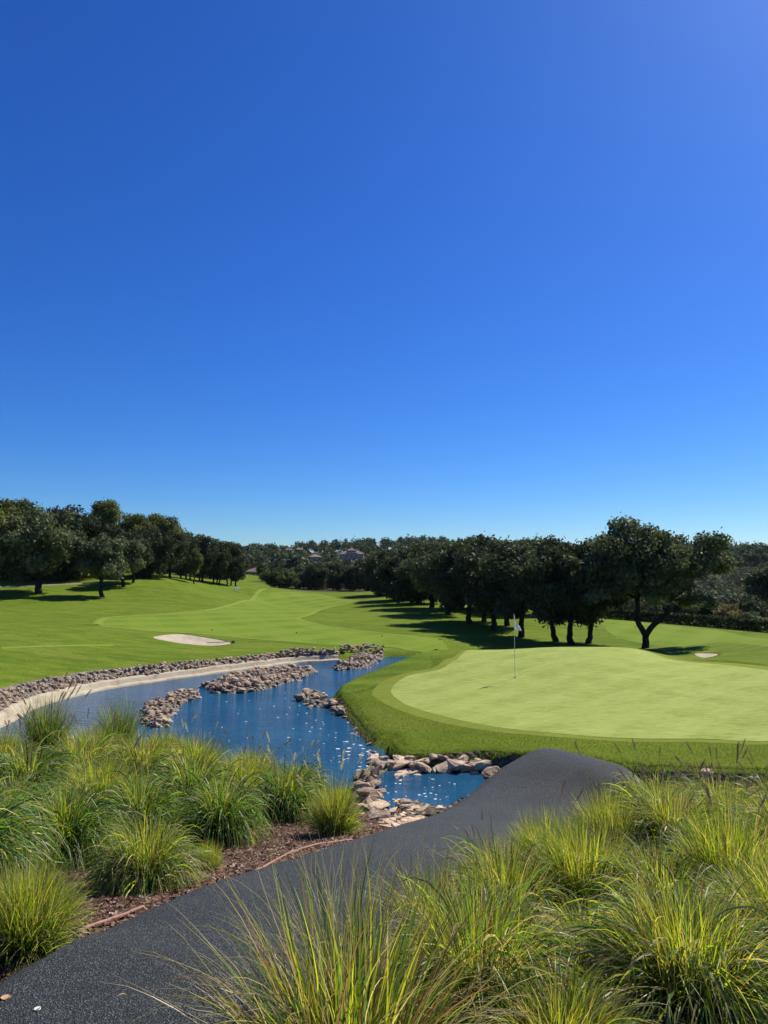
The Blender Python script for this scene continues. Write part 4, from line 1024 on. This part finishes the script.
# px, distance, prototype, scale, (width factor), turn, name, category, group, label
TREES = [
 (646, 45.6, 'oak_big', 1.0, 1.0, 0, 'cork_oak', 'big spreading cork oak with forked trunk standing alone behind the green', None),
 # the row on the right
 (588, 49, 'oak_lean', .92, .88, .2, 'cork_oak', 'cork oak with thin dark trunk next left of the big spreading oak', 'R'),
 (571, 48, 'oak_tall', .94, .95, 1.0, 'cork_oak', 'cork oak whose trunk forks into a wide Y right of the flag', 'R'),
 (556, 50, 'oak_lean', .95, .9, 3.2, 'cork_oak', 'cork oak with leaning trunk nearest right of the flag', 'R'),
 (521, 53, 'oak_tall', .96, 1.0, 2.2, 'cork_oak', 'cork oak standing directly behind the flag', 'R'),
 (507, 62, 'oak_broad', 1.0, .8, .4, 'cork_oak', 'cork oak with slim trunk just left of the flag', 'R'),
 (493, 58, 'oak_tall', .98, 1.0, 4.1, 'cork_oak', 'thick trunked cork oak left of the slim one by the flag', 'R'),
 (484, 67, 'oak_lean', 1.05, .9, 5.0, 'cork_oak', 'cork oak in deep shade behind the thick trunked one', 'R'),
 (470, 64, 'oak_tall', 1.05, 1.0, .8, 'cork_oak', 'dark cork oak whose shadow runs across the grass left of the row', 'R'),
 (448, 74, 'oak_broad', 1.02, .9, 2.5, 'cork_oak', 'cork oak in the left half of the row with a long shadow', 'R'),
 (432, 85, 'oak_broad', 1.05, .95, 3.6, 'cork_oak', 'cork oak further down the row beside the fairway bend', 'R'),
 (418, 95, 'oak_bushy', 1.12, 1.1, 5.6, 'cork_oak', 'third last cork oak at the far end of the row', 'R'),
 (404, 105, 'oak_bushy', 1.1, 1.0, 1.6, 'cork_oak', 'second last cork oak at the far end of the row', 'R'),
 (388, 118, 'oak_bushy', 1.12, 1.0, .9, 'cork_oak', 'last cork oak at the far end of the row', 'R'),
 (462, 82, 'oak_bushy', 1.15, 1.0, .1, 'cork_oak', 'cork oak in the second line behind the left half of the row', 'R2'),
 (500, 84, 'oak_bushy', 1.15, 1.25, .3, 'cork_oak', 'cork oak in the second line filling the middle of the row', 'R2'),
 (536, 78, 'oak_broad', 1.15, 1.0, 2.1, 'cork_oak', 'cork oak in the second line above the sandy track', 'R2'),
 (600, 84, 'oak_small', 1.0, 1.1, 2.9, 'cork_oak', 'small cork oak glimpsed under the big oak crown by the hedge', 'R2'),
 (430, 122, 'oak_bushy', 1.25, 1.1, 4.9, 'cork_oak', 'cork oak deep behind the far half of the row', 'R2'),
 # right edge
 (776, 74, 'oak_small', 1.05, 1.1, .5, 'cork_oak', 'dark low tree cut by the right edge beyond the hedge', None),
 (728, 69, 'shrub_tan', .95, 1.1, .5, 'shrub', 'straw coloured shrub beyond the hedge at right', 'S'),
 (752, 63, 'shrub', .8, 1.2, 1.5, 'shrub', 'grey green shrub behind the right end of the hedge', 'S'),
 (680, 76, 'shrub', 1.5, 1.0, 2.5, 'shrub', 'olive shrub under the right limb of the big oak', 'S'),
 (705, 78, 'shrub', 1.2, 1.1, 3.5, 'shrub', 'low bush behind the middle of the hedge', 'S'),
 (655, 84, 'shrub', 1.6, 1.1, 4.2, 'shrub', 'bush seen past the trunk of the big oak', 'S'),
 (625, 86, 'shrub', 1.5, 1.1, 5.2, 'shrub', 'bush at the left end of the hedge', 'S'),
 # left group
 (38, 74, 'oak_broad', 1.2, .98, .3, 'cork_oak', 'big dense cork oak with a leaning trunk on the left hillside', 'L'),
 (101, 74, 'oak_small', 1.1, .95, 1.3, 'cork_oak', 'round cork oak casting a long shadow across the left slope', 'L'),
 (123, 82, 'oak_small', 1.0, .95, 2.3, 'cork_oak', 'smaller cork oak right of the round one on the slope', 'L'),
 (133, 86, 'oak_tall', .84, .8, 3.3, 'cork_oak', 'dark cork oak just behind the smaller one on the slope', 'L'),
 (-8, 72, 'tree_yellow', 1.0, .9, .3, 'broadleaf_tree', 'yellow green tree at the left edge', None),
 (14, 92, 'pine_broad', .98, .95, .9, 'pine_tree', 'olive pine top showing behind the big dense cork oak', 'P'),
 (66, 86, 'oak_bushy', 1.36, .85, 2.0, 'cork_oak', 'dark cork oak filling the gap behind the long shadow tree', 'L'),
 (84, 90, 'oak_bushy', 1.2, .95, 2.0, 'cork_oak', 'dark cork oak below the tallest pine', 'L'),
 (103, 98, 'pine_round', .93, .92, .5, 'pine_tree', 'tallest round headed pine above the left group', 'P'),
 (138, 104, 'pine_broad', .86, 1.1, 1.5, 'pine_tree', 'olive pine with a wide top left of the dark trees', 'P'),
 (160, 107, 'pine_broad', .90, 1.05, 2.5, 'pine_tree', 'olive pine at the right shoulder of the left group', 'P'),
 (150, 93, 'oak_bushy', 1.0, .85, 2.0, 'cork_oak', 'cork oak on the crest below the olive pines', 'L'),
 (170, 98, 'oak_lean', .85, .9, 5.0, 'cork_oak', 'cork oak with paler leaves on the crest of the slope', 'L'),
 (186, 103, 'pine_dark', .82, 1.0, .4, 'pine_tree', 'dark slender trunked tree first of the row on the crest', 'D'),
 (202, 106, 'pine_dark', .86, 1.0, 1.4, 'pine_tree', 'dark slender trunked tree second of the row on the crest', 'D'),
 (217, 109, 'pine_dark', .84, .95, 2.4, 'pine_tree', 'dark slender trunked tree third of the row on the crest', 'D'),
 (231, 112, 'pine_dark', .82, .95, 3.4, 'pine_tree', 'dark slender trunked tree last of the row by the gap', 'D'),
 (178, 118, 'oak_bushy', 1.1, 1.0, 3.0, 'pine_tree', 'dark tree behind the first of the row on the crest', 'D'),
 (210, 122, 'oak_bushy', .9, 1.2, 4.0, 'pine_tree', 'dark tree behind the middle of the row on the crest', 'D'),
 (194, 98, 'tree_light', .85, .85, 4.4, 'broadleaf_tree', 'small lighter green tree in front of the dark row', None),
 (52, 92, 'shrub', 1.9, 1.2, .4, 'shrub', 'pale shrub beside the sandy track on the left', 'U'),
 (12, 84, 'shrub', 1.9, 1.2, 1.4, 'shrub', 'pale shrub under the left edge tree', 'U'),
 (78, 96, 'shrub', 1.6, 1.2, 2.4, 'shrub', 'shrub at the end of the sandy track behind the round cork oak', 'U'),
 (0, 98, 'oak_bushy', 1.05, 1.0, 2.2, 'cork_oak', 'dark cork oak behind the left edge tree', 'L'),
 (118, 100, 'oak_bushy', .98, .9, 1.2, 'cork_oak', 'dark cork oak in the shade below the round headed pine', 'L'),
 # beyond the fairway
 (279, 138, 'umbrella', .85, 1.1, .6, 'umbrella_pine', 'low broad umbrella pine at the left end of the far fairway edge', 'F'),
 (299, 150, 'umbrella', 1.0, 1.15, 1.6, 'umbrella_pine', 'umbrella pine behind the low broad one', 'F'),
 (316, 146, 'oak_bushy', .82, .9, 2.6, 'cork_oak', 'dark oak below the ochre house', 'F'),
 (333, 152, 'oak_bushy', .9, 1.1, 3.6, 'cork_oak', 'dark oak left below the rose villa', 'F'),
 (350, 146, 'oak_bushy', .78, .9, 4.6, 'cork_oak', 'dark oak right below the rose villa', 'F'),
 (368, 142, 'oak_bushy', .9, .95, 5.6, 'cork_oak', 'dark oak where the far trees meet the row', 'F'),
 (232, 126, 'oak_bushy', .8, 1.0, 5.2, 'cork_oak', 'dark rounded tree behind the last of the row by the gap', 'L'),
 (262, 190, 'tree_light', .9, 1.0, .2, 'broadleaf_tree', 'small tree on the distant lawn in the gap', None),
]
GRP = {'R': 'cork oaks in the row right of the fairway', 'R2': 'cork oaks behind the row', 'S': 'shrubs beyond the hedge', 'L': 'cork oaks on the left slope', 'P': 'olive pines above the left group', 'D': 'dark trees on the crest', 'U': 'shrubs under the left trees', 'F': 'trees along the far fairway edge'}
CATN = {'cork_oak': 'tree', 'pine_tree': 'tree', 'umbrella_pine': 'tree', 'broadleaf_tree': 'tree', 'shrub': 'shrub'}
for (px, Y, pr, s, wf, rz, name, lab, g) in TREES:
    p = on_ground(px, Y)
    root = empty(name, p, rz); root.scale = (s * wf, s * wf, s)
    tag(root, lab, CATN[name], GRP.get(g))
    tr, cr = PROTO[pr]
    obj('trunk', tr, root); obj('crown', cr, root)

def hedge():
    C = smooth_poly([on_ground(px, Y)[:2] for px, Y in [(592, 79), (630, 75), (668, 70.5), (715, 64.5), (775, 58), (840, 52)]], 10, False)
    r = np.random.default_rng(5); n = 15000
    t = r.uniform(0, len(C) - 1.001, n); i = t.astype(int); f = (t - i)[:, None]
    P = C[i] * (1 - f) + C[i + 1] * f
    d = C[i + 1] - C[i]; d /= np.linalg.norm(d, axis=1)[:, None]; nn = np.stack([d[:, 1], -d[:, 0]], 1)
    off = r.choice([-1, 1], n) * r.uniform(.35, .5, n); top = r.random(n) < .4; off[top] = r.uniform(-.5, .5, top.sum())
    z = r.uniform(0, .85, n) ; z[top] = r.normal(.85, .06, top.sum())
    P = P + nn * off[:, None]
    C3 = np.column_stack([P, H(P) + z])
    V, Fq, c = leaf_cloud(r, C3, np.full((n, 3), .06), 1, .11, [(.022, .034, .012), (.03, .045, .015), (.04, .058, .02)])
    o = obj('hedge', mesh('hedge', V, Fq, M['leaf'], c))
    tag(o, 'long low dark clipped hedge across the grass behind the big oak', 'hedge')
hedge()

def far_wood():
    r = np.random.default_rng(9); C, Rd, N = [], [], []
    k = 0
    def add(x, y, w, h, kind):
        z = H([(x, y)])[0]
        m = 9
        for _ in range(m):
            d = r.normal(size=3); d /= np.linalg.norm(d); d[2] = abs(d[2]) * (1 if kind else .8) - .25
            C.append((x + d[0] * w * .6, y + d[1] * w * .6, z + h * .55 + d[2] * h * .42)); Rd.append((w * .5, w * .5, h * .24))
    for _ in range(2000):
        px = r.uniform(-60, 840); Y = r.uniform(165, 520)
        if 236 < px < 274 and Y < 250: continue
        if px > 590 and Y < 260: continue
        x = (px - 384) / F * Y
        if 338 < px < 368 and 366 < Y < 396: continue
        if 307 < px < 324 and 335 < Y < 358: continue
        if 280 < px < 307 and 422 < Y < 450: continue
        w = r.uniform(2.2, 4.2); h = r.uniform(4.5, 8.5)
        for (a, b, D, row) in ((335, 371, 384, 560), (304, 327, 350, 563), (290, 308, 436, 549.8), (280, 296, 446, 549.8), (244, 264, 268, 580)):
            if a < px < b and Y < D: h = min(h, ZC + (HORIZON - row) / F * Y - H([(x, Y)])[0])
        if h > 1.2: add(x, Y, w, h, r.random() < .5)
    C = np.array(C); Rd = np.array(Rd)
    V, Fq, c = leaf_cloud(r, C, Rd, 20, .62, [(.06, .085, .042), (.08, .105, .05), (.10, .12, .055), (.07, .09, .05)], .3, .6)  # leaf colours lightened to stand in for distance haze
    o = obj('hillside_wood', mesh('hillside_wood', V, Fq, M['farleaf'], c))
    tag(o, 'dense dark green wood covering the distant hillside', 'wood', kind='stuff')
    C, Rd = [], []
    for _ in range(1400):
        px = r.uniform(570, 900); Y = r.uniform(80, 330) if r.random() < .7 else r.uniform(80, 140)
        x = (px - 384) / F * Y; z = H([(x, Y)])[0]; w = r.uniform(.8, 2.6); h = r.uniform(.8, 2.6)
        for _ in range(4): C.append((x + r.normal() * w * .5, Y + r.normal() * w * .5, z + h * .5)); Rd.append((w * .6, w * .6, h * .5))
    V, Fq, c = leaf_cloud(r, C, Rd, 26, .3, [(.08, .10, .055), (.11, .12, .07), (.15, .135, .08), (.06, .08, .045), (.09, .105, .065)], .3, .4)
    o = obj('scrub', mesh('scrub', V, Fq, M['farleaf'], c))
    tag(o, 'olive and brown scrub covering the right hillside', 'scrub', kind='stuff')
far_wood()

# ------------------------------------------------------------------ houses
def hip(mb, x0, x1, y0, y1, z0, z1, ov=.35):
    x0 -= ov; x1 += ov; y0 -= ov; y1 += ov
    run = min(x1 - x0, y1 - y0) / 2
    if x1 - x0 >= y1 - y0: a, b = (x0 + run, (y0 + y1) / 2, z1), (x1 - run, (y0 + y1) / 2, z1)
    else: a, b = ((x0 + x1) / 2, y0 + run, z1), ((x0 + x1) / 2, y1 - run, z1)
    V = [(x0, y0, z0), (x1, y0, z0), (x1, y1, z0), (x0, y1, z0), a, b, (x0, y0, z0 - .15), (x1, y0, z0 - .15), (x1, y1, z0 - .15), (x0, y1, z0 - .15)]
    if x1 - x0 >= y1 - y0: Fs = [(0, 1, 5, 4), (2, 3, 4, 5), (1, 2, 5), (3, 0, 4)]
    else: Fs = [(1, 2, 5, 4), (3, 0, 4, 5), (0, 1, 4), (2, 3, 5)]
    mb.add(V, Fs + [(6, 7, 1, 0), (7, 8, 2, 1), (8, 9, 3, 2), (9, 6, 0, 3), (9, 8, 7, 6)])
def house(px, py_base, Y, W, D, Hh, wallm, label, wings=(), nwin=3, tower=None, rz=0):
    p = at_y(px, py_base, Y); root = empty('house', p, rz); tag(root, label, 'house', 'houses on the far hillside')
    mb = MB(); mb.box((0, 0, Hh / 2 - 2), (W, D, Hh + 4))
    for (cx, w, d, h) in wings: mb.box((cx, -.6, h / 2 - 2), (w, d, h + 4))
    if tower: mb.box((tower[0], -.3, tower[2] / 2), (tower[1], D * .7, tower[2]))
    obj('wall', mb.build('wall', M[wallm]), root)
    rf = MB(); hip(rf, -W / 2, W / 2, -D / 2, D / 2, Hh + .003, Hh + 1.3)
    for (cx, w, d, h) in wings: hip(rf, cx - w / 2, cx + w / 2, -.6 - d / 2, -.6 + d / 2, h + .006, h + .9)
    if tower: hip(rf, tower[0] - tower[1] / 2, tower[0] + tower[1] / 2, -.3 - D * .35, -.3 + D * .35, tower[2] + .003, tower[2] + 1.6)
    ro = obj('roof', rf.build('roof', M['terracotta']), root)
    ch = MB(); ch.box((W * .3, D * .1, Hh + 1.3), (.6, .6, 1.4)); obj('chimney', ch.build('chimney', M[wallm]), ro)
    for k in range(nwin):
        x = -W / 2 + W * (k + .5) / nwin
        w = MB(); w.box((x, -D / 2 - .04, Hh * .55), (.9, .14, 1.3)); wo = obj('window', w.build('window', M['white']), root)
        g = MB(); g.box((x, -D / 2 - .125, Hh * .55), (.74, .04, 1.14)); obj('pane', g.build('pane', M['glass']), wo)
    return root
house(352, 560.5, 380, 11.5, 8, 3.9, 'rosewall', 'rose coloured villa with a raised middle roof in the hillside wood', wings=[(-4.4, 3.4, 9.6, 3.2), (4.4, 3.4, 9.6, 3.2)], nwin=5, tower=(0, 4.2, 5.0))
house(315, 563, 345, 5.6, 6, 2.8, 'ochre', 'small ochre house with a light roof below the rose villa', nwin=2, rz=.3)
house(299, 554.5, 430, 5.6, 6, 2.8, 'creamwall', 'tiny cream house high in the wood right of the gap', nwin=2)
house(288, 554.2, 440, 4.5, 5, 2.4, 'rosewall', 'tiny pinkish house highest in the wood at left', nwin=2, rz=.2)
house(254, 578, 262, 5.2, 5, 2.2, 'rosewall', 'low reddish house behind the distant lawn in the gap', nwin=2, rz=-.3)

# ------------------------------------------------------------------ flag, markers, small things
def flag():
    p = ground(515, 679); root = empty('golf_flag', p)
    tag(root, 'white limp flag on a thin pole standing in the hole of the green', 'golf flag')
    mb = MB(); mb.tube([(0, 0, -.1), (0, 0, .6), (0, 0, 1.4), (0, 0, 2.13)], .0085, 8); obj('pole', mb.build('pole', M['pole'], True), root)
    mb = MB(); mb.tube([(0, 0, 2.13), (0, 0, 2.15), (0, 0, 2.165)], [.011, .011, .005], 8); obj('pole_cap', mb.build('pole_cap', M['white'], True), root)
    # limp cloth: hangs from the pole, free corner falls low
    n, m = 12, 14; V = []
    for i in range(n + 1):
        u = i / n
        for j in range(m + 1):
            v = j / m
            x = .012 + .245 * u * (.25 + .75 * v ** .9) ; z = 2.10 - .46 * v - .10 * u + .06 * u * v
            z -= .0 if v > .5 else .26 * u * (1 - v)
            y = .035 * math.sin(u * 7 + v * 2.2) * u + .02 * math.sin(u * 12 - v * 3) * u
            V.append((x, y, z))
    Fq = [(i * (m + 1) + j, (i + 1) * (m + 1) + j, (i + 1) * (m + 1) + j + 1, i * (m + 1) + j + 1) for i in range(n) for j in range(m)]
    me = mesh('flag', V, np.array(Fq), M['flag'], smooth=True); fo = obj('flag', me, root)
    md = fo.modifiers.new('thick', 'SOLIDIFY'); md.thickness = .003
    mb = MB(); mb.tube([(0, 0, .046), (0, 0, .045)], [.055, .054], 16); obj('hole_cup', mb.build('hole_cup', M['dark']), root)
flag()
for (px, py, lab) in [(212, 631, 'small dark marker ball on the fairway above the sand bunker'), (296.5, 634, 'small dark marker ball on the fairway above the far stone wall'), (382, 637, 'small dark marker ball on the fairway nearest the tree row')]:
    p = ground(px, py); mb = MB()
    mb.tube([(0, 0, -.02), (0, 0, .02), (0, 0, .06)], [.03, .03, .02], 8)
    a = np.linspace(0, math.pi, 7); mb.tube([(0, 0, .06 + .07 * (1 - math.cos(t))) for t in a], [.07 * math.sin(t) + .002 for t in a], 10)
    o = obj('fairway_marker', mb.build('fairway_marker', M['dark'], True)); o.location = p + np.array([0, 0, .01]); o.scale = (.6, .6, .55)
    tag(o, lab, 'marker', 'dark markers on the fairway')
def rake():
    p = ground(223, 643.2); root = empty('bunker_rake', p, .4); tag(root, 'dark rake lying at the right end of the sand bunker', 'rake')
    mb = MB(); mb.tube([(-.9, 0, .05), (0, 0, .07), (.55, 0, .09)], .018, 6); obj('handle', mb.build('handle', M['dark'], True), root)
    mb = MB(); mb.box((.58, 0, .09), (.05, .6, .05))
    for k in range(9): mb.box((.58, -.26 + k * .065, .045), (.015, .015, .08))
    obj('rake_head', mb.build('rake_head', M['dark']), root)
rake()
def bench():
    p = on_ground(237, 107); root = empty('bench', p, .2); tag(root, 'small white bench at the foot of the dark trees by the gap', 'bench')
    mb = MB(); mb.box((0, 0, .36), (.95, .34, .05)); obj('seat', mb.build('seat', M['white']), root)
    mb = MB(); mb.box((0, .2, .52), (.95, .04, .22)); obj('backrest', mb.build('backrest', M['white']), root)
    for sx in (-.4, .4):
        mb = MB(); mb.box((sx, 0, .168), (.06, .32, .33)); obj('leg', mb.build('leg', M['white']), root)
bench()
def hose(pts, lab):
    P = smooth_poly([ground(*q) for q in pts], 8, False)
    P[:, 2] = H(P[:, :2]) + .028
    mb = MB(); mb.tube(P, .011, 8); o = obj('irrigation_hose', mb.build('irrigation_hose', M['hose'], True)); tag(o, lab, 'hose', 'brown hoses in the mulch')
hose([(246, 880), (262, 872), (291, 856), (312, 849), (330, 846), (352, 843)], 'long brown hose lying in open mulch below the plumed tuft')
hose([(76, 938), (95, 930), (118, 922), (143, 912)], 'short brown hose piece below the straw tipped mound')
def dry_leaf(px, py, mat, size, lab, rz):
    p = ground(px, py); p = at_z(px, py, path_near(p[None, :2])[1][0] + .012); n = 7; V = []; Fq = []
    for i in range(n):
        u = i / (n - 1); w = .42 * math.sin(math.pi * u) ** .7 + .01
        for sgn in (-1, 0, 1): V.append((u - .5, sgn * w, .1 + .18 * abs(sgn) + .25 * (u - .5) ** 2))
    for i in range(n - 1):
        for k in (0, 1): Fq.append((i * 3 + k, i * 3 + k + 1, (i + 1) * 3 + k + 1, (i + 1) * 3 + k))
    mb = MB(); mb.add(V, Fq)
    mb.tube([(-.75, .05, .12), (-.6, .02, .1), (-.48, 0, .1)], .025, 5)
    o = obj('fallen_leaf', mb.build('fallen_leaf', M[mat], True)); o.location = p + np.array([0, 0, .0]); o.scale = (size,) * 3; o.rotation_euler = (.1, .05, rz)
    md = o.modifiers.new('thick', 'SOLIDIFY'); md.thickness = .04
    tag(o, lab, 'leaf', 'dry leaves on the path')
dry_leaf(5, 1000, 'drywood', .035, 'brown dry leaf on the asphalt at the left edge', .3)
dry_leaf(37, 1011, 'paleleaf', .028, 'whitish dry leaf near the bottom of the asphalt', 1.2)
dry_leaf(102, 979, 'paleleaf', .028, 'pale tan leaf highest of the three close together on the asphalt', 2.2)
dry_leaf(122, 999, 'drywood', .036, 'tan curled leaf nearest the wispy clump on the asphalt', .1)
dry_leaf(87, 1004, 'drywood', .024, 'small brown leaf between the whitish and the curled leaf', .8)
dry_leaf(56, 981, 'paleleaf', .022, 'tiny pale leaf left of the other leaves by the path berm', 1.9)

def haze():
    me = bpy.data.meshes.new('haze'); bm = bmesh.new(); bmesh.ops.create_cube(bm, size=1); bm.to_mesh(me); bm.free()
    o = obj('haze', me, loc=(0, 0, 25)); o.scale = (3600, 3600, 64)
    m = bpy.data.materials.new('haze'); m.use_nodes = True; t = m.node_tree; t.nodes.remove(t.nodes['Principled BSDF'])
    v = t.nodes.new('ShaderNodeVolumePrincipled'); v.inputs['Color'].default_value = (.80, .88, 1, 1); v.inputs['Density'].default_value = .00004; v.inputs['Anisotropy'].default_value = .2
    t.links.new(v.outputs[0], t.nodes['Material Output'].inputs['Volume']); me.materials.append(m)
    tag(o, 'thin pale summer haze over the far hills', 'haze', kind='stuff')
haze()
# ------------------------------------------------------------------ light, sky, camera
EL, AZ = R(48), R(47)
S = Vector((math.sin(AZ) * math.cos(EL), math.cos(AZ) * math.cos(EL), math.sin(EL)))
sl = bpy.data.lights.new('sun', 'SUN'); sl.energy = 4.6; sl.angle = R(.53); sl.color = (1, .955, .87)
so = bpy.data.objects.new('sun', sl); COL.objects.link(so); so.rotation_euler = S.to_track_quat('Z', 'Y').to_euler()
w = bpy.data.worlds.new('World'); SC.world = w; w.use_nodes = True
nt = w.node_tree; bg = nt.nodes['Background']
sky = nt.nodes.new('ShaderNodeTexSky'); sky.sky_type = 'NISHITA'; sky.sun_disc = False
sky.sun_elevation = EL; sky.sun_rotation = AZ; sky.air_density = 1.0; sky.dust_density = .45; sky.ozone_density = 10; sky.altitude = 60
hs = nt.nodes.new('ShaderNodeHueSaturation'); hs.inputs['Saturation'].default_value = 1.1
nt.links.new(sky.outputs[0], hs.inputs['Color'])
sp = nt.nodes.new('ShaderNodeSeparateColor'); sp.mode = 'HSV'; nt.links.new(hs.outputs[0], sp.inputs[0])
dv = nt.nodes.new('ShaderNodeVectorMath'); dv.operation = 'DIVIDE'; nt.links.new(hs.outputs[0], dv.inputs[0]); nt.links.new(sp.outputs[2], dv.inputs[1])
ga = nt.nodes.new('ShaderNodeGamma'); ga.inputs[1].default_value = 1.54; nt.links.new(dv.outputs[0], ga.inputs[0])
mu = nt.nodes.new('ShaderNodeVectorMath'); mu.operation = 'MULTIPLY'; nt.links.new(ga.outputs[0], mu.inputs[0]); nt.links.new(sp.outputs[2], mu.inputs[1])
nt.links.new(mu.outputs[0], bg.inputs['Color'])
bg.inputs['Strength'].default_value = .085
cam = bpy.data.cameras.new('camera'); co = bpy.data.objects.new('camera', cam); COL.objects.link(co)
cam.sensor_width = 36; cam.lens = F / 1024 * 36; cam.clip_start = .05; cam.clip_end = 5000
co.location = (0, 0, ZC); co.rotation_euler = (R(90) + PITCH, 0, 0)
SC.camera = co
vs = SC.view_settings; vs.view_transform = 'Standard'; vs.look = 'None'; vs.gamma = 1; vs.exposure = .55
SC.render.resolution_x, SC.render.resolution_y = 768, 1024
SC.cycles.max_bounces = 6; SC.cycles.transparent_max_bounces = 4; SC.cycles.diffuse_bounces = 3; SC.cycles.use_denoising = True
